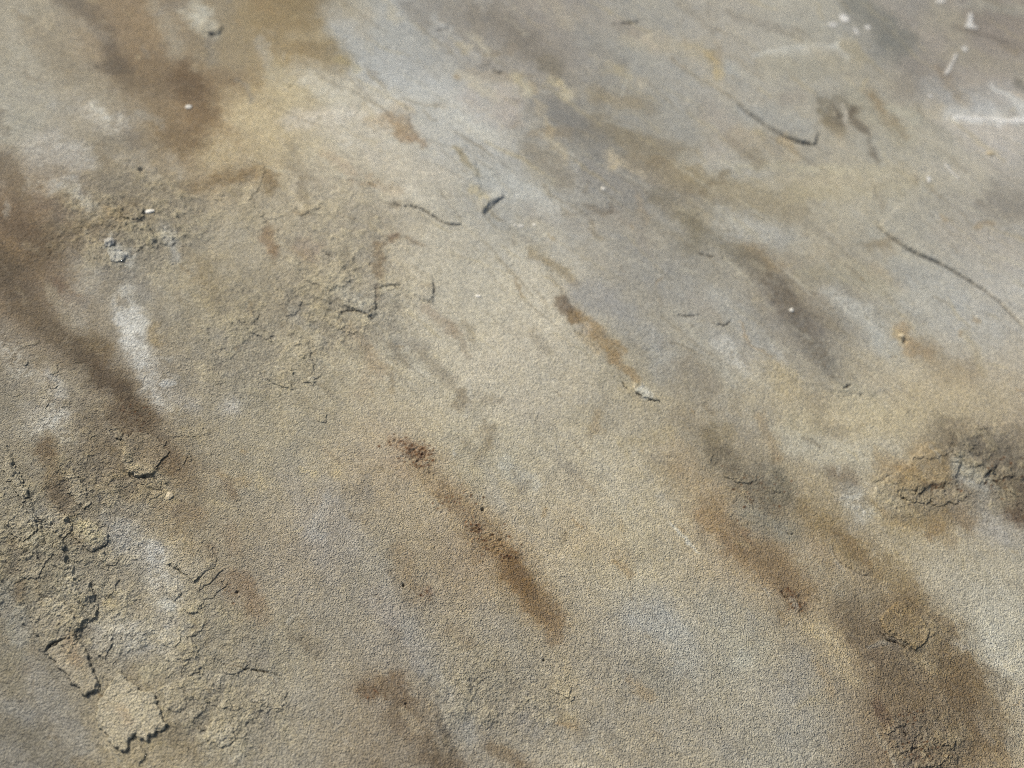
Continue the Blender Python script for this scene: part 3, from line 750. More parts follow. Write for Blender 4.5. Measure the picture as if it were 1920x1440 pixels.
def poly_sd(X, Y, P):
    """signed distance, positive inside"""
    inside = np.zeros(X.shape, bool); d = np.full(X.shape, 1e9, np.float32)
    n = len(P)
    for i in range(n):
        x0, y0 = P[i]; x1, y1 = P[(i + 1) % n]
        dx, dy = x1 - x0, y1 - y0
        t = np.clip(((X - x0) * dx + (Y - y0) * dy) / (dx * dx + dy * dy + 1e-9), 0, 1)
        d = np.minimum(d, np.hypot(X - x0 - t * dx, Y - y0 - t * dy))
        if y0 != y1:
            c = ((y0 > Y) != (y1 > Y)) & (X < dx * (Y - y0) / dy + x0)
            inside ^= c
    return np.where(inside, d, -d)

class Patch:
    """a rectangular piece of the chart sampled on a regular lattice"""
    def __init__(s, x0, x1, y0, y1, step):
        s.xs = np.arange(x0, x1 + step, step); s.ys = np.arange(y0, y1 + step, step); s.step = step
        s.X, s.Y = np.meshgrid(s.xs, s.ys)
        s.wx, s.wy = to_slab(s.X, s.Y)
        s.mx, s.my = s.wx * 1000, s.wy * 1000           # millimetres
        n1 = perlin(s.mx / 6.0, s.my / 6.0, 3); n2 = perlin(s.mx / 6.0, s.my / 6.0, 4)
        n3 = perlin(s.mx / 1.9, s.my / 1.9, 5); n4 = perlin(s.mx / 1.9, s.my / 1.9, 6)
        n5 = perlin(s.mx / .75, s.my / .75, 7); n6 = perlin(s.mx / .75, s.my / .75, 8)
        s.DX = (n1 * 16 + n3 * 9 + n5 * 4); s.DY = (n2 * 14 + n4 * 8 + n6 * 3.5)
        s.EX = n3 * 2.6 + n5 * 2.2; s.EY = n4 * 2.6 + n6 * 2.2
        s.rag3 = fbm(s.mx, s.my, 1.1, 3, 27, .8)
        s.rag2 = fbm(s.mx, s.my, 2.6, 4, 25, .75)
        s.rag = fbm(s.mx, s.my, 4.5, 5, 21, .62)
    def win(s, bx0, bx1, by0, by1):
        i0, i1 = np.searchsorted(s.xs, [bx0, bx1]); j0, j1 = np.searchsorted(s.ys, [by0, by1])
        if i1 <= i0 or j1 <= j0: return None
        return (slice(j0, j1), slice(i0, i1))

    def streak(s):
        a = math.radians(-42); ca, sa = math.cos(a), math.sin(a)
        wrp = 5 * fbm(s.mx, s.my, 60, 2, 29)
        return s.mx * ca + s.my * sa, -s.mx * sa + s.my * ca + wrp
    def terr(s):
        return fbm(s.mx, s.my, 3.0, 5, 103, .62)
    def scab(s):
        t = fbm(s.mx, s.my, 9.0, 6, 113, .60) + .10 * s.rag3
        k = sstep(.30, .55, s.roughness())
        return (sstep(.05, .075, t) + sstep(.36, .385, t)) * k, k
    def roughness(s):
        if hasattr(s, '_r'): return s._r
        rough = np.full(s.X.shape, .10, np.float32)
        for cx, cy, rx, ry, am in ROUGH:
            q = np.hypot((s.X - cx + 1.5 * s.DX) / rx, (s.Y - cy + 1.5 * s.DY) / ry)
            rough = np.maximum(rough, am * sstep(1.35, .3, q))
        s._r = np.clip(rough + .16 * s.rag, .04, 1.2)
        return s._r

    def colour(s):
        xs = np.clip(s.xs, 0, W); ys = np.clip(s.ys, 0, H)
        MX = cubic_axis(BX, xs); MY = cubic_axis(BY, ys)
        col = np.einsum('yj,jic,xi->yxc', MY, BASE, MX).astype(np.float32)
        col *= np.array([1.125, 1.135, 1.165])
        # broad mottling, drawn out along the bedding streaks
        u, v = s.streak()
        st = fbm(u / 3.4, v, 6.0, 5, 31, .62); st2 = fbm(u / 2.6, v, 3.6, 4, 37, .65); bl = fbm(s.mx, s.my, 9.0, 5, 41, .65)
        rgh = s.roughness()
        mod = np.clip(.55 + .5 * s.rag + .5 * rgh, .3, 1.6)
        col *= (1 + (.085 * st + .075 * bl + .045 * st2) * mod)[..., None]
        warm = .8 * fbm(u / 2.2, v, 5.0, 5, 43, .65) + .8 * bl
        col += warm[..., None] * np.array([3.0, 0.5, -4.5])
        # ragged brown weathering and powdery grey film, broken up by the grain
        wb = sstep(.30, .75, fbm(u / 2.8, v, 8.0, 6, 47, .68) + .2 * s.rag3)
        col += (np.array([124, 104, 78]) - col) * (.30 * wb)[..., None]
        wg = sstep(.30, .75, fbm(u / 2.2, v, 9.0, 6, 53, .68) + .2 * s.rag3)
        col += (np.array([166, 163, 156]) - col) * (.34 * wg)[..., None]
        for P, c, op, soft, rag, tex in STAINS:
            m = 2.2 * max(p[2] for p in P) + 30
            w = s.win(min(p[0] for p in P) - m, max(p[0] for p in P) + m, min(p[1] for p in P) - m, max(p[1] for p in P) + m)
            if w is None: continue
            k = .35 + .65 * rag
            d, r = seg_dist(s.X[w] + s.DX[w] * k, s.Y[w] + s.DY[w] * k, P)
            q = d / (r * .86)
            q = q + rag * (.55 * s.rag[w] + .62 * s.rag2[w] + .75 * s.rag3[w])
            q2 = (.36 * sstep(2.0, .3, q) + .72 * sstep(1.0 + .28 * soft, 1.0 - .62 * soft, q)) * op * np.clip(.86 + (.25 + rag) * (.50 * s.rag2[w] + .50 * s.rag3[w]), .08, 1.12)
            q2 = q2 * (.86 if P[0][1] > 500 else .80)
            if tex: q2 = q2 * sstep(-.28, .22, .55 * s.rag2[w] + .8 * s.rag3[w])
            if P[0][1] < 340 and P[0][0] > 640 and c[0] - c[2] > 24: op = op * .62
            c = np.array(c, float); c = (c.mean() + (c - c.mean()) * (.76 if c[0] > c[2] + 10 else .45)) * (1.10 if c.mean() > 125 else 1.03)
            col[w] += (c - col[w]) * q2[..., None]
        rm = np.random.RandomState(23)
        for k in range(900):
            x = rm.uniform(-150, 2070); y = rm.uniform(-150, 1590); r = 3 + 13 * rm.rand() ** 2.2
            L = r * rm.uniform(.2, 3.2); a = math.radians(rm.normal(40 if y < 500 else 50, 32)); o = rm.uniform(.12, .42); c = np.array(MARKS[rm.randint(len(MARKS))], float) * rm.uniform(.95, 1.12)
            m = L + 2.5 * r + 12
            w = s.win(x - m, x + m, y - m, y + m)
            if w is None: continue
            d, rr = seg_dist(s.X[w] + s.DX[w] * .8, s.Y[w] + s.DY[w] * .8, [(x - L * math.cos(a), y - L * math.sin(a), r * .7), (x + L * math.cos(a), y + L * math.sin(a), r)])
            q = d / rr + .5 * s.rag2[w] + .4 * s.rag3[w]
            col[w] += (c - col[w]) * (sstep(1.5, .1, q) * o)[..., None]
        for k in range(420):
            x = rm.uniform(500, 2050); y = rm.uniform(-100, 760); r = rm.uniform(1.5, 4.5); L = rm.uniform(14, 75); a = math.radians(rm.normal(36, 9)); o = rm.uniform(.12, .42)
            c = np.array([(188, 182, 164), (136, 126, 108), (178, 164, 132)][rm.randint(3)], float)
            w = s.win(x - L - 20, x + L + 20, y - L - 20, y + L + 20)
            if w is None: continue
            d, rr = seg_dist(s.X[w] + s.DX[w] * .35, s.Y[w] + s.DY[w] * .35, [(x - L * math.cos(a), y - L * math.sin(a), r * .5), (x, y + rm.normal() * 3, r), (x + L * math.cos(a), y + L * math.sin(a), r * .4)])
            q = d / rr + .6 * s.rag2[w] + .4 * s.rag3[w]
            col[w] += (c - col[w]) * (sstep(1.6, .1, q) * o)[..., None]
        # fine blotches of mineral colour
        f1 = fbm(s.mx, s.my, 2.4, 4, 51, .7); f2 = s.rag3
        col *= (1 + (.055 + .07 * rgh) * f1 + (.045 + .06 * rgh) * f2)[..., None]
        # scabs of old skin are paler and yellower than the stone they leave bare
        tr = s.terr()
        up = (.5 * sstep(.06, .12, tr) + .5 * sstep(.32, .38, tr)) * rgh
        dn = sstep(-.1, -.35, tr) * rgh
        col += (np.array([186, 174, 142]) - col) * (.38 * up)[..., None]
        col += (np.array([116, 106, 92]) - col) * (.34 * dn)[..., None]
        sc, k = s.scab()
        col += (np.array([180, 168, 138]) - col) * (.26 * np.clip(sc, 0, 1))[..., None]
        col += (np.array([134, 128, 118]) - col) * (.25 * (k - np.clip(sc, 0, k)))[..., None]
        f3 = fbm(s.mx, s.my, 3.0, 4, 61, .7)
        col += f3[..., None] * np.array([2.2, .3, -2.8])
        pale = sstep(.42, .85, f2 + .6 * f1)
        col += (np.array([178, 172, 158]) - col) * (.22 * pale)[..., None]
        rs = np.random.RandomState(11)
        for cx, cy, rx, ry, n in SPECKS:
            for k in range(n):
                x = cx + rs.randn() * rx * .6; y = cy + rs.randn() * ry * .6; r = 1.0 + 1.7 * rs.rand() ** 2
                w = s.win(x - 8, x + 8, y - 8, y + 8)
                cc = np.array([82, 54, 34]) * (.75 + .7 * rs.rand()); o = .5 + .45 * rs.rand()
                if w is None: continue
                q = np.hypot(s.X[w] - x + s.EX[w] * .8, (s.Y[w] - y + s.EY[w] * .8) * 1.3) / r
                col[w] += (cc - col[w]) * (sstep(1.5, .5, q) * o)[..., None]
        for pts, hw, dep, dirt_shade in CRACKS:
            P = [(x, y, hw) for x, y in poly(pts)]; P[0] = P[0][:2] + (hw * .35,); P[-1] = P[-1][:2] + (hw * .35,)
            e = .25 if dep >= 1.4 else .8
            w = s.win(min(p[0] for p in P) - 20, max(p[0] for p in P) + 20, min(p[1] for p in P) - 20, max(p[1] for p in P) + 20)
            if w is None: continue
            d, r = seg_dist(s.X[w] + s.EX[w] * e, s.Y[w] + s.EY[w] * e, P)
            col[w] += (np.array([72, 56, 40]) - col[w]) * (sstep(1.25, .35, d / (r * (.85 if dep >= 1.4 else np.clip(.64 + .55 * s.rag2[w], .15, 1.0)))) * dirt_shade * .5)[..., None]  # brown fill in the colour: soiling plus the gap's shade painted in
        m0 = np.array([158., 148., 130.])
        dc = col - m0; dl = dc.mean(-1, keepdims=True)
        col = (m0 + dl * np.where(dl < 0, 1.04, 1.13) + (dc - dl) * .93) * np.array([1.033, 1.043, 1.040])
        col = np.clip(col, 12, 240) / 255.0
        lin = np.where(col <= .04045, col / 12.92, ((col + .055) / 1.055) ** 2.4)
        return np.clip(lin / GAIN, .01, .9)

    def height(s, bare=False):
        """millimetres"""
        mx, my = s.mx, s.my
        h = 1.1 * fbm(mx, my, 75, 2, 71) + .34 * fbm(mx, my, 22, 3, 75)
        u, v = s.streak()
        h += .16 * fbm(u / 3.0, v, 8.0, 3, 81)
        rough = s.roughness()
        m1 = fbm(mx, my, 4.6, 4, 91, .55); m2 = fbm(mx, my, 1.5, 3, 95, .6)
        rid = 1 - np.abs(fbm(mx, my, 3.4, 3, 99, .5)) * 2.2
        h += m1 * (.06 + .22 * rough) + m2 * (.02 + .10 * rough)
        h += -.07 * rough * sstep(.80, 1.0, rid)
        # little scabs: terraces of thin skin
        tr = s.terr()
        h += rough * .11 * (sstep(.07, .10, tr) + sstep(.33, .36, tr)) + rough * .08 * sstep(-.21, -.18, tr)
        h += .020 * fbm(mx, my, .8, 2, 107, .6) * (1 + 2.2 * rough)
        sc, k = s.scab(); h += .13 * sc
        if bare: return h
        # the low shelf at the near left corner
        shelf = poly_sd(s.X + s.EX, s.Y + s.EY, poly('-900,1060 0,1096 25,1125 40,1168 70,1218 84,1236 105,1256 125,1274 150,1302 170,1330 188,1362 205,1390 230,1418 262,1450 400,1800 -900,1900'))
        h -= .35 * sstep(-3, 16, shelf) + 1.9 * sstep(0, 180, shelf)
        for P, t, ew, rg, *edge in PLATES:
            if t == 0: continue
            bx = [p[0] for p in P]; by = [p[1] for p in P]
            w = s.win(min(bx) - 60, max(bx) + 60, min(by) - 60, max(by) + 60)
            if w is None: continue
            k = rg / 3.5
            d = poly_sd(s.X[w] + s.EX[w] * k * 1.6, s.Y[w] + s.EY[w] * k * 1.6, P)
            # crisp on its lower right side, fading into the rock far inside
            fade = 1 - .75 * sstep(15, 90, d) if abs(t) > .2 else 1
            if edge:
                dl, _ = seg_dist(s.X[w], s.Y[w], [(x, y, 1) for x, y in poly(edge[0])])
                fade = sstep(edge[1], edge[1] * .12, dl)
            h[w] += t * sstep(-ew * .5, ew * .5, d) * fade
        for pts, hw, dep, dirt_shade in CRACKS:
            P = [(x, y, hw) for x, y in poly(pts)]; P[0] = P[0][:2] + (hw * .35,); P[-1] = P[-1][:2] + (hw * .35,)
            e = .25 if dep >= 1.4 else .8
            w = s.win(min(p[0] for p in P) - 20, max(p[0] for p in P) + 20, min(p[1] for p in P) - 20, max(p[1] for p in P) + 20)
            if w is None: continue
            d, r = seg_dist(s.X[w] + s.EX[w] * e, s.Y[w] + s.EY[w] * e, P)
            h[w] -= .8 * dep * sstep(1.3, .2, d / (r * (.85 if dep >= 1.4 else np.clip(.64 + .55 * s.rag2[w], .15, 1.0)))) * np.clip((1.1 if dep >= 1.4 else .85) + .8 * s.rag[w], .8 if dep >= 1.4 else .3, 1.1)
        for x, y, r, dep in HOLES:
            w = s.win(x - 30, x + 30, y - 30, y + 30)
            if w is None: continue
            q = np.hypot(s.X[w] - x + s.EX[w] * .7, (s.Y[w] - y + s.EY[w] * .7) * 1.25) / r
            h[w] -= dep * sstep(1.4, .3, q)
        rs = np.random.RandomState(5)
        for cx, cy, rx, ry, n in SPECKS[:7]:
            for k in range(n // 2):
                x = cx + rs.randn() * rx * .6; y = cy + rs.randn() * ry * .6; r = 1.6 + 1.6 * rs.rand()
                w = s.win(x - 8, x + 8, y - 8, y + 8)
                if w is None: continue
                q = np.hypot(s.X[w] - x, (s.Y[w] - y) * 1.25) / r
                h[w] -= .18 * sstep(1.5, .3, q)
        return h

# ------------------------------------------------------------------ material
def stone_material(name, rough=.86):
    m = bpy.data.materials.new(name); m.use_nodes = True
    N = m.node_tree.nodes; L = m.node_tree.links; N.clear()
    out = N.new('ShaderNodeOutputMaterial'); p = N.new('ShaderNodeBsdfPrincipled')
    L.new(p.outputs[0], out.inputs[0])
    p.inputs['Roughness'].default_value = rough
    p.inputs['Specular IOR Level'].default_value = .28
    geo = N.new('ShaderNodeNewGeometry')
    at = N.new('ShaderNodeAttribute'); at.attribute_name = 'stone_colour'
    def noise(scale, det, rgh=.6, dist=0):
        n = N.new('ShaderNodeTexNoise'); n.inputs['Scale'].default_value = scale
        n.inputs['Detail'].default_value = det; n.inputs['Roughness'].default_value = rgh; n.inputs['Distortion'].default_value = dist
        L.new(geo.outputs['Position'], n.inputs['Vector']); return n
    def ramp(src, lo, hi, a, b):
        r = N.new('ShaderNodeMapRange'); r.inputs[1].default_value = lo; r.inputs[2].default_value = hi
        r.inputs[3].default_value = a; r.inputs[4].default_value = b; L.new(src, r.inputs[0]); return r
    def mul(a, b):
        n = N.new('ShaderNodeMath'); n.operation = 'MULTIPLY'; L.new(a, n.inputs[0]); L.new(b, n.inputs[1]); return n
    g1 = noise(2300, 2, .7); g2 = noise(900, 2, .6)
    r1 = ramp(g1.outputs[0], .3, .7, .80, 1.20); r2 = ramp(g2.outputs[0], .3, .7, .92, 1.08)
    vor = N.new('ShaderNodeTexVoronoi'); vor.inputs['Scale'].default_value = 2100
    L.new(geo.outputs['Position'], vor.inputs['Vector'])
    sep = N.new('ShaderNodeSeparateColor'); L.new(vor.outputs['Color'], sep.inputs[0])
    r3 = ramp(sep.outputs[0], 0, 1, .92, 1.08)
    k = mul(mul(r1.outputs[0], r2.outputs[0]).outputs[0], r3.outputs[0])
    vm = N.new('ShaderNodeVectorMath'); vm.operation = 'SCALE'
    L.new(at.outputs['Color'], vm.inputs[0]); L.new(k.outputs[0], vm.inputs['Scale'])
    # a little warm / cool shift from grain to grain
    hs = N.new('ShaderNodeHueSaturation'); L.new(vm.outputs[0], hs.inputs['Color'])
    r4 = ramp(sep.outputs[1], 0, 1, .9, 1.1); L.new(r4.outputs[0], hs.inputs['Saturation'])
    L.new(hs.outputs[0], p.inputs['Base Color'])
    # grain relief
    b1n = noise(3100, 2, .6, .3); b2n = noise(1350, 2, .5)
    ca = N.new('ShaderNodeAttribute'); ca.attribute_name = 'coarseness'
    b1 = N.new('ShaderNodeBump'); b1.inputs['Strength'].default_value = 1; b1.inputs['Distance'].default_value = .00042
    L.new(b1n.outputs[0], b1.inputs['Height'])
    b2 = N.new('ShaderNodeBump'); b2.inputs['Strength'].default_value = 1; b2.inputs['Distance'].default_value = .00022
    L.new(b2n.outputs[0], b2.inputs['Height']); L.new(b1.outputs[0], b2.inputs['Normal'])
    k1 = ramp(ca.outputs['Fac'], 0, 1, .00050, .00075); L.new(k1.outputs[0], b1.inputs['Distance'])
    k2 = ramp(ca.outputs['Fac'], 0, 1, .00018, .00050); L.new(k2.outputs[0], b2.inputs['Distance'])
    L.new(b2.outputs[0], p.inputs['Normal'])
    return m
STONE = stone_material('weathered_sandstone')

def link(o, parent=None):
    scene.collection.objects.link(o)
    if parent: o.parent = parent
    return o

def mesh_from(name, co, faces, col, mat, rgh=None):
    me = bpy.data.meshes.new(name)
    nv, nf = len(co), len(faces)
    me.vertices.add(nv); me.vertices.foreach_set('co', np.ascontiguousarray(co, np.float32).ravel())
    me.loops.add(nf * 4); me.loops.foreach_set('vertex_index', np.ascontiguousarray(faces, np.int32).ravel())
    me.polygons.add(nf); me.polygons.foreach_set('loop_start', np.arange(0, nf * 4, 4, dtype=np.int32))
    me.polygons.foreach_set('loop_total', np.full(nf, 4, np.int32))
    me.update(calc_edges=True)
    me.polygons.foreach_set('use_smooth', np.ones(nf, bool))
    a = me.color_attributes.new('stone_colour', 'FLOAT_COLOR', 'POINT')
    rgba = np.ones((nv, 4), np.float32); rgba[:, :3] = col
    a.data.foreach_set('color', rgba.ravel())
    b = me.attributes.new('coarseness', 'FLOAT', 'POINT')
    b.data.foreach_set('value', np.full(nv, .4, np.float32) if rgh is None else rgh.astype(np.float32).ravel())
    me.materials.append(mat)
    return bpy.data.objects.new(name, me)

# ------------------------------------------------------------------ the rock surface
main = Patch(-170, 2090, -170, 1610, 1.85)
HT = main.height()
COL = main.colour()
ny, nx = HT.shape
co = np.stack([main.wx, main.wy, HT / 1000.0], -1).reshape(-1, 3)
idx = np.arange(nx * ny).reshape(ny, nx)
faces = np.stack([idx[1:, :-1], idx[1:, 1:], idx[:-1, 1:], idx[:-1, :-1]], -1).reshape(-1, 4)
colr = COL.reshape(-1, 3)
# the sheet runs on outwards from its detailed part, in rings
ring = np.concatenate([idx[0, :], idx[1:, -1], idx[-1, -2::-1], idx[-2:0:-1, 0]])
cen = np.array([0.02, 0.03])
prev = ring; base_n = len(co)
cos, cols, fcs = [co], [colr], [faces]
rs = np.random.RandomState(2)
mean = np.array(colr.mean(0))
for k, sc in enumerate([1.02, 1.05, 1.1, 1.2, 1.35, 1.6, 2.0, 2.8, 4.5, 9.0]):
    p = cen + (co[ring, :2] - cen) * sc
    t = min(1, k / 5.0)
    z = co[ring, 2] * (1 - t) + .0011 * fbm(p[:, 0] * 1000, p[:, 1] * 1000, 75, 2, 71) * t
    cn = fbm(p[:, 0] * 1000, p[:, 1] * 1000, 25, 4, 41)
    cc = colr[ring] * (1 - t) + (mean * (1 + .25 * cn[:, None])) * t
    cos.append(np.column_stack([p, z])); cols.append(cc)
    cur = np.arange(base_n, base_n + len(ring)); base_n += len(ring)
    fcs.append(np.stack([prev, np.roll(prev, -1), np.roll(cur, -1), cur], -1))
    prev = cur
allco = np.concatenate(cos); allcol = np.concatenate(cols); allf = np.concatenate(fcs)
rgh = main.roughness().ravel(); rgh = np.concatenate([rgh, np.full(len(allco) - len(rgh), .3)])
rock = mesh_from('rock_ground', allco, allf, allcol, STONE, rgh)
rock['kind'] = 'structure'
link(rock)

# ------------------------------------------------------------------ peeling flakes of crust: separate sheets lying on the rock
def flake(name, P, top, edge, ragged, colour_shift=1.0, label=None, parent=rock, mat=STONE, step=.9, tint=None, tint_op=0, lift=(0, 0), kind=None, curl=0.0, chalk=0):
    bx = [p[0] for p in P]; by = [p[1] for p in P]
    pt = Patch(min(bx) - 8, max(bx) + 8, min(by) - 8, max(by) + 8, step)
    k = ragged / 3.5
    sd = poly_sd(pt.X + pt.EX * k * 1.7, pt.Y + pt.EY * k * 1.7, P)
    ground = pt.height(); bare = np.maximum(pt.height(bare=True), ground)
    c = pt.colour()
    if tint is not None:
        tl = (np.array(tint) / 255.0) ** 2.2 / GAIN
        c = c + (tl - c) * tint_op
    if chalk:
        kk = sstep(-.5, edge * 1.6, sd + 2.0 * pt.rag2 + 2 * pt.rag3) * chalk
        c = c + (np.array([.70, .70, .67]) - c) * kk[..., None]
    c = c * colour_shift
    inside = sd > 0
    q = inside[:-1, :-1] & inside[1:, :-1] & inside[:-1, 1:] & inside[1:, 1:]
    if not q.any(): return None
    prof = sstep(0, edge, sd)
    lump = fbm(pt.mx, pt.my, 1.6, 3, 131, .6); lump2 = fbm(pt.mx, pt.my, .7, 2, 137, .6)
    gx = (pt.X - min(bx)) / (max(bx) - min(bx) + 1); gy = (pt.Y - min(by)) / (max(by) - min(by) + 1)
    ztop = bare + top * (.45 + .55 * prof) * (1 + lift[0] * gx + lift[1] * gy) + top * .22 * lump + .03 * lump2
    zbot = ground - .05 + (top * .25) * (1 - prof) * curl
    ny, nx = sd.shape
    used = np.zeros((ny, nx), bool)
    used[:-1, :-1] |= q; used[1:, :-1] |= q; used[:-1, 1:] |= q; used[1:, 1:] |= q
    # keep one connected sheet: the piece round the polygon's middle
    ids = -np.ones((ny, nx), int); ids[used] = np.arange(used.sum()); n = used.sum()
    jj, ii = np.nonzero(q)
    f = np.stack([ids[jj + 1, ii], ids[jj + 1, ii + 1], ids[jj, ii + 1], ids[jj, ii]], -1)
    top_co = np.stack([pt.wx[used], pt.wy[used], ztop[used] / 1000], -1)
    bot_co = np.stack([pt.wx[used], pt.wy[used], zbot[used] / 1000], -1)
    e = np.concatenate([f[:, [0, 1]], f[:, [1, 2]], f[:, [2, 3]], f[:, [3, 0]]])
    key = e[:, 0].astype(np.int64) * n + e[:, 1]; rkey = e[:, 1].astype(np.int64) * n + e[:, 0]
    be = e[~np.isin(key, rkey)]
    side = np.stack([be[:, 1], be[:, 0], be[:, 0] + n, be[:, 1] + n], -1)
    allf = np.concatenate([f, f[:, ::-1] + n, side])
    cc = c[used]
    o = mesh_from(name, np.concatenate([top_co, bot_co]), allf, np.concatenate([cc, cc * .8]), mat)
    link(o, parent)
    if label: o['label'] = label
    return o

F1 = poly('88,1222 95,1212 110,1205 125,1196 143,1195 158,1215 165,1235 175,1255 178,1268 187,1280 184,1292 178,1297 170,1300 163,1308 155,1305 148,1292 140,1285 130,1283 133,1275 125,1265 115,1260 107,1250 100,1240 92,1235')
F2 = poly('174,1338 182,1330 180,1320 187,1312 190,1303 205,1288 207,1276 222,1264 235,1270 245,1279 258,1286 266,1297 275,1296 287,1298 293,1315 300,1328 307,1338 303,1346 305,1355 312,1357 316,1361 308,1370 296,1372 285,1383 275,1393 262,1388 252,1378 246,1380 239,1390 241,1402 236,1410 226,1407 215,1402 208,1394 202,1393 204,1380 195,1376 192,1365 184,1362 186,1352')
F2T = poly('250,1405 262,1398 275,1410 272,1424 262,1432 268,1450 258,1452 248,1432 246,1418')
F4 = poly('138,1000 146,990 160,982 176,984 190,992 206,1004 202,1016 196,1026 186,1032 172,1038 160,1028 150,1020 142,1012')
F4b = poly('186,1038 198,1036 202,1050 198,1056 190,1055 184,1046')
F5 = poly('214,814 222,810 232,816 233,826 226,830 217,826')
F7 = poly('1188,716 1200,716 1214,730 1226,742 1240,751 1222,750 1208,744 1194,736 1186,728')
F8 = poly('307,930 312,920 324,918 331,926 328,938 318,946 309,942')
F9 = poly('194,450 202,446 214,448 216,458 206,466 196,462')
F10 = poly('224,388 240,384 262,386 272,396 266,412 250,418 236,414 226,404')
F11 = poly('262,428 276,420 288,436 292,452 284,460 274,450')
F12 = poly('62,966 70,980 76,996 70,1004 60,990 54,974')
F13 = poly('20,872 30,880 34,892 27,904 20,896 14,884')
F14 = poly('203,462 222,466 240,474 238,486 222,494 208,490 200,476')
F15 = poly('110,1014 120,1012 126,1030 122,1036 127,1050 122,1060 114,1050 110,1034')
F16 = poly('640,548 662,552 682,565 697,583 690,593 668,584 648,576 636,562')
flake('crust_flake', F1, .42, 4, 5.0, 1.05, tint=(192, 180, 154), tint_op=.26, label= 'ragged brown-centred crust flake at the lower left step', lift=(.25, .25), curl=1.0)
flake('crust_flake', F2, .42, 4, 5.0, 1.07, tint=(196, 187, 163), tint_op=.42, label= 'largest two-lobed pale crust flake with a rusty middle', lift=(.1, .25), curl=1.0)
flake('crust_flake', F2T, .25, 4, 3.0, 1.04)
flake('crust_flake', F4, .34, 5, 3.5, 1.05, 'yellow crumbly crust flake')
flake('crust_flake', F4b, .25, 4, 2.5, 1.05)
flake('crust_flake', F5, .4, 5, 2.5, 1.05)
flake('crust_flake', F7, .45, 4, 1.5, 1.08, 'pale sliver of crust ending the rusty streak')
flake('crust_flake', F9, .60, 5, 2.0, 1.05, tint=(206, 202, 192), tint_op=.6)
flake('crust_flake', F10, .42, 6, 4.0, 1.05)
flake('crust_flake', F11, .36, 5, 3.0, 1.05)
flake('crust_flake', F12, .40, 4, 3.0, 1.06)
flake('crust_flake', F13, .50, 4, 2.5, 1.06)
flake('crust_flake', F14, .26, 6, 4.0, 1.05, tint=(198, 198, 190), tint_op=.4)
flake('crust_flake', F15, .42, 4, 3.0, 1.05)
flake('crust_flake', F16, .22, 5, 3.0, 1.03)

for q in ['8,862 28,868 40,890 52,915 60,940 46,946 30,925 16,900 6,880|.26', '84,962 104,958 124,966 140,985 132,1004 118,1012 104,1004 94,986|.22', '150,1098 168,1094 178,1110 184,1140 176,1160 158,1150 148,1125|.26', '196,1186 212,1190 214,1212 202,1222 198,1240 186,1230 188,1208|.24',
          '60,1128 88,1120 116,1130 140,1150 148,1180 128,1196 100,1204 84,1216 70,1196 58,1164|.22', '312,1010 340,1000 376,1012 402,1040 400,1066 378,1086 362,1092 342,1074 318,1060 308,1034|.16', '230,826 262,812 300,824 318,850 300,876 284,896 262,897 238,892 230,872 236,850|.22',
          '128,890 150,896 160,920 172,948 158,962 140,940 128,915|.20', '20,960 44,950 60,972 66,1004 50,1024 30,1010 16,986|.22', '36,1046 66,1040 84,1062 76,1088 52,1090 34,1070|.20', '388,1362 420,1350 448,1364 440,1392 410,1406 390,1390|.16', '560,496 600,486 640,498 664,520 650,540 610,540 570,526|.14',
          '300,1290 330,1284 352,1304 346,1330 322,1338 306,1318|.14', '470,1290 510,1280 540,1300 530,1330 490,1336 466,1314|.12']:
    p, t = q.split('|')
    flake('crust_flake', poly(p), float(t), 3, 5.5, 1.04, tint=(194, 183, 156), tint_op=.22, step=1.0)

flake('crust_flake', poly('1650,1160 1664,1142 1684,1124 1700,1130 1712,1150 1734,1162 1744,1186 1736,1206 1716,1220 1704,1212 1688,1200 1668,1192 1656,1178'), .22, 4, 2.5, 1.05, 'brown tilted crust flake with a dark gap along its lower edge at the lower right', tint=(150, 128, 88), tint_op=.3)
# the torn rim of the old skin: many thin ragged scraps
rf = random.Random(41)
BANDS = [('15,870 45,930 75,985 90,1035 125,1060 145,1100 172,1120 150,1170 95,1215', 15, 24), ('120,1200 165,1250 190,1300 240,1270 290,1310', 22, 12), ('130,960 180,1010 200,1060 180,1130', 26, 16),
         ('300,1230 380,1280 420,1340 330,1400', 60, 26), ('190,410 240,420 290,450 330,400', 26, 18), ('560,500 620,520 680,570 650,600', 24, 6), ('220,830 260,890 330,860 400,880', 34, 16), ('1740,860 1800,850 1860,880 1900,940', 26, 18),
         ('1660,905 1720,925 1790,940', 16, 12), ('1650,1170 1700,1150 1740,1190', 22, 4), ('1660,1340 1700,1400 1760,1430', 26, 16), ('1350,860 1420,930 1480,970', 34, 6), ('470,560 540,620 600,660 500,680', 60, 16), ('340,1030 400,1080 300,1120', 50, 16),
         ('880,1230 960,1320 1060,1300', 50, 3), ('60,660 110,760 150,820', 40, 12), ('440,330 480,400 560,390', 40, 10)]
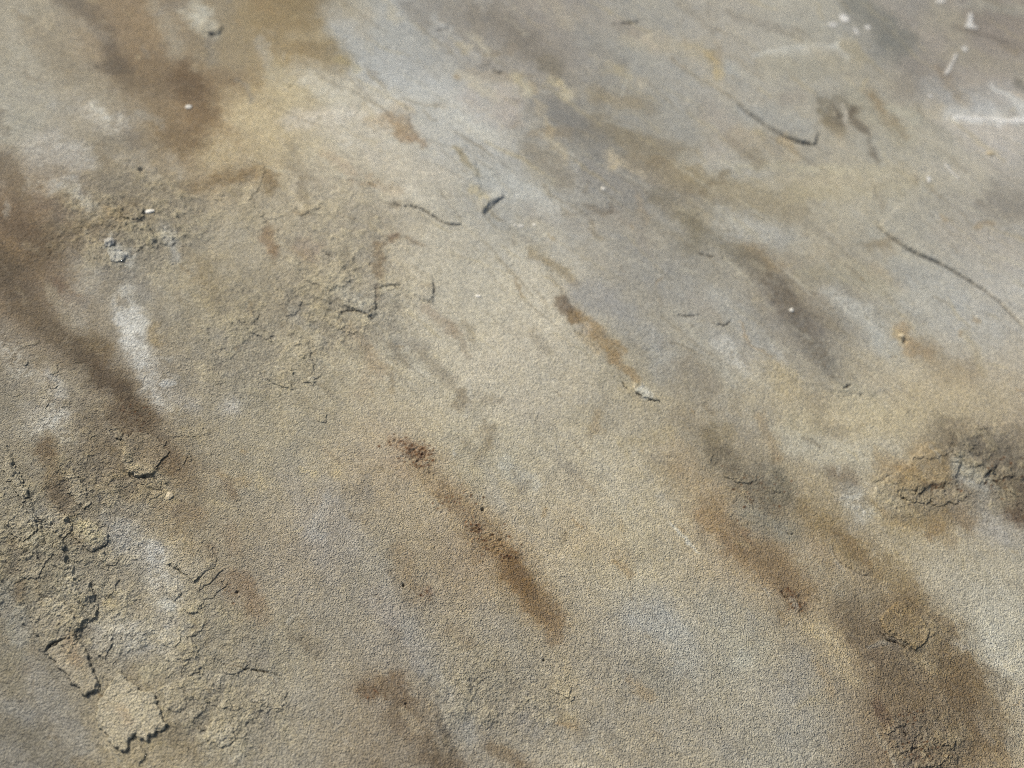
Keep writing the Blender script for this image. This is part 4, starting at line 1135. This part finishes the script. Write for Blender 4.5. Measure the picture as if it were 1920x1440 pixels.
for line, spread, count in BANDS:
    L = poly(line)
    for k in range(count):
        t = rf.random() * (len(L) - 1); i = int(t); f = t - i
        x = L[i][0] + (L[i + 1][0] - L[i][0]) * f + rf.gauss(0, spread * .5); y = L[i][1] + (L[i + 1][1] - L[i][1]) * f + rf.gauss(0, spread * .5)
        r = rf.choice([5, 7, 9, 12, 17]) * rf.uniform(.8, 1.2)
        n = 11; a0 = rf.uniform(0, 3.1); st = rf.uniform(1.1, 2.2)
        P = []
        for q in range(n):
            a = 2 * math.pi * q / n; rr = r * rf.uniform(.6, 1.25)
            u, v = rr * st * math.cos(a), rr / st * math.sin(a)
            P.append((x + u * math.cos(a0) - v * math.sin(a0), y + u * math.sin(a0) + v * math.cos(a0)))
        flake('crust_flake', P, rf.uniform(.07, .17), 3, 3.6, rf.uniform(.98, 1.10), tint=(186, 174, 144), tint_op=rf.uniform(0, .22), step=1.1)

# ------------------------------------------------------------------ things lying on the rock
def plain_material(name, c, rough=.7, var=.12, scale=700):
    m = bpy.data.materials.new(name); m.use_nodes = True
    N = m.node_tree.nodes; L = m.node_tree.links
    p = N['Principled BSDF']; p.inputs['Roughness'].default_value = rough
    geo = N.new('ShaderNodeNewGeometry')
    n = N.new('ShaderNodeTexNoise'); n.inputs['Scale'].default_value = scale; n.inputs['Detail'].default_value = 4
    L.new(geo.outputs['Position'], n.inputs['Vector'])
    r = N.new('ShaderNodeValToRGB')
    r.color_ramp.elements[0].position = .3; r.color_ramp.elements[1].position = .7
    r.color_ramp.elements[0].color = tuple(v * (1 - var) for v in c) + (1,); r.color_ramp.elements[1].color = tuple(min(.9, v * (1 + var)) for v in c) + (1,)
    L.new(n.outputs[0], r.inputs[0]); L.new(r.outputs[0], p.inputs['Base Color'])
    b = N.new('ShaderNodeBump'); b.inputs['Distance'].default_value = .0002; L.new(n.outputs[0], b.inputs['Height']); L.new(b.outputs[0], p.inputs['Normal'])
    return m
CHALK = plain_material('chalky_white_deposit', (.66, .66, .63), .8, .14)
GRIT = plain_material('pale_grit', (.62, .60, .53), .6, .2, 1500)
TAN = plain_material('tan_grit', (.42, .36, .24), .7, .2, 1500)

def ground_z(x, y):
    pt = Patch(x - 1, x + 1, y - 1, y + 1, 1.0)
    return float(pt.height().mean()) / 1000.0

def tagp(o, label, cat, group=None):
    o['label'] = label; o['category'] = cat
    if group: o['group'] = group

def splash(P, top, edge, rag, label, name='white_splash', strength=1.0):
    o = flake(name, P, top * .4, edge, rag * 1.2, parent=None, step=1.1, chalk=strength)
    if o: tagp(o, label, 'white splash', 'dried white splashes on the far part of the rock')
    return o
def blob_poly(x, y, rx, ry, ang=0, n=14):
    a = math.radians(ang); out = []
    for k in range(n):
        t = 2 * math.pi * k / n
        u, v = rx * math.cos(t), ry * math.sin(t)
        out.append((x + u * math.cos(a) - v * math.sin(a), y + u * math.sin(a) + v * math.cos(a)))
    return out
splash(poly('1812,24 1822,24 1826,34 1826,44 1836,50 1834,57 1818,58 1804,54 1808,46 1811,36'), .35, 5, 1.5, 'bell-shaped white splash with a dark crack under it near the top right corner')
splash(poly('1790,100 1797,102 1794,114 1788,126 1780,138 1772,146 1766,140 1772,130 1780,118 1785,106'), .25, 5, 1.5, 'slanting white streak below the bell-shaped splash')
splash(blob_poly(1808, 93, 9, 6, 25), .22, 4, 1.5, 'small white blob touching the upper end of the slanting streak')
splash(blob_poly(1582, 36, 13, 9, 35), .25, 4, 1.8, 'white blob at the top of the splash cluster right of the upper middle')
splash(blob_poly(1560, 49, 11, 6, 15), .2, 4, 1.8, 'faint white blob at the left of the splash cluster')
splash(blob_poly(1604, 62, 11, 5, 55), .2, 4, 1.5, 'narrow white drip at the bottom of the splash cluster')
splash(blob_poly(1626, 53, 8, 6.5, 0), .22, 4, 1.2, 'round white dot at the right of the splash cluster')
splash(blob_poly(1745, 179, 8, 5, 20), .2, 4, 1.2, 'small white dot just above the long white smear')
splash(poly('1788,214 1810,214 1850,217 1890,220 1940,217 1990,214 1990,230 1930,232 1880,233 1850,229 1810,226 1789,224'), .18, 5, 2.0, 'long white smear running out of the right edge')
splash(blob_poly(1763, 4, 12, 6, 0), .15, 4, 1.5, 'pale bluish white dab cut by the top edge')
splash(poly('1768,296 1776,302 1792,322 1804,332 1798,334 1784,322 1772,306'), .12, 3, .8, 'thin white scratch-like line below the long white smear')
splash(blob_poly(1742, 334, 6, 8, 0), .15, 4, 1.2, 'small white speck left of the thin white line')

def grit(name, x, y, size, flat, label, mat, seed, ang=0.0, stretch=1.0, cat='stone chip', group=None):
    import bmesh
    bm = bmesh.new()
    bmesh.ops.create_icosphere(bm, subdivisions=3, radius=1.0)
    r = np.random.RandomState(seed)
    dirs = r.randn(9, 3); dirs /= np.linalg.norm(dirs, axis=1)[:, None]; offs = .62 + .3 * r.rand(9)
    for v in bm.verts:
        p = np.array(v.co)
        for d, o_ in zip(dirs, offs):
            t = p @ d
            if t > o_: p = p - d * (t - o_) * .85
        v.co = Vector(p * np.array([stretch, 1, flat * .6]) * (1 + .05 * r.randn()))
    me = bpy.data.meshes.new(name); bm.to_mesh(me); bm.free()
    me.materials.append(mat)
    o = bpy.data.objects.new(name, me)
    wx, wy = to_slab(x, y)
    w2, _ = to_slab(x + 1, y); mpp = abs(w2 - wx)
    s = size * mpp * .8; flat *= .6
    o.scale = (s, s, s); o.rotation_euler = (0, 0, math.radians(ang))
    o.location = (wx, wy, ground_z(x, y) + s * flat * .25)
    link(o); tagp(o, label, cat, group)
    return o
G = 'loose pale grit on the rock'
grit('grit_grain', 355, 205, 8, .7, 'bright white grain on the brown stain in the upper left', GRIT, 1, 60, 1.3, 'grit', G)
grit('grit_grain', 281, 397, 8, .6, 'white chip beside the yellowish crust left of centre', GRIT, 2, 35, 1.6, 'grit', G)
grit('grit_grain', 896, 556, 5, .6, 'tiny white grain on the smooth pale middle of the rock', GRIT, 3, 10, 1.5, 'grit', G)
grit('grit_grain', 1482, 585, 6, .7, 'white grain in the grey streak between the two right-hand cracks', GRIT, 4, 0, 1, 'grit', G)
grit('grit_grain', 1131, 356, 6, .6, 'white grain in the grey area above the middle', GRIT, 5, 0, 1, 'grit', G)
grit('grit_grain', 978, 421, 6, .5, 'middle one of three white grains beside the dark notch', GRIT, 6, 20, 1.3, 'grit', G)
grit('grit_grain', 966, 419, 4, .5, 'left one of three white grains beside the dark notch', GRIT, 7, 20, 1, 'grit', G)
grit('grit_grain', 1002, 419, 4.5, .5, 'right one of three white grains beside the dark notch', GRIT, 8, 20, 1, 'grit', G)
grit('pebble', 1690, 630, 7, .7, 'tan pebble at the tip of the orange patch on the right', TAN, 9, 40, 1.2, 'pebble')
grit('pebble', 1856, 288, 8, .6, 'olive grey pebble below the long white smear', TAN, 10, 0, 1.2, 'pebble')
grit('crumb', 319, 931, 10, .6, 'yellow crumb of stone on the grey crust at the left', TAN, 12, 100, 1.3, 'crumb')
grit('crumb', 168, 1117, 6, .8, 'grey crumb in the notch of the left crust', TAN, 13, 0, 1.1, 'crumb')
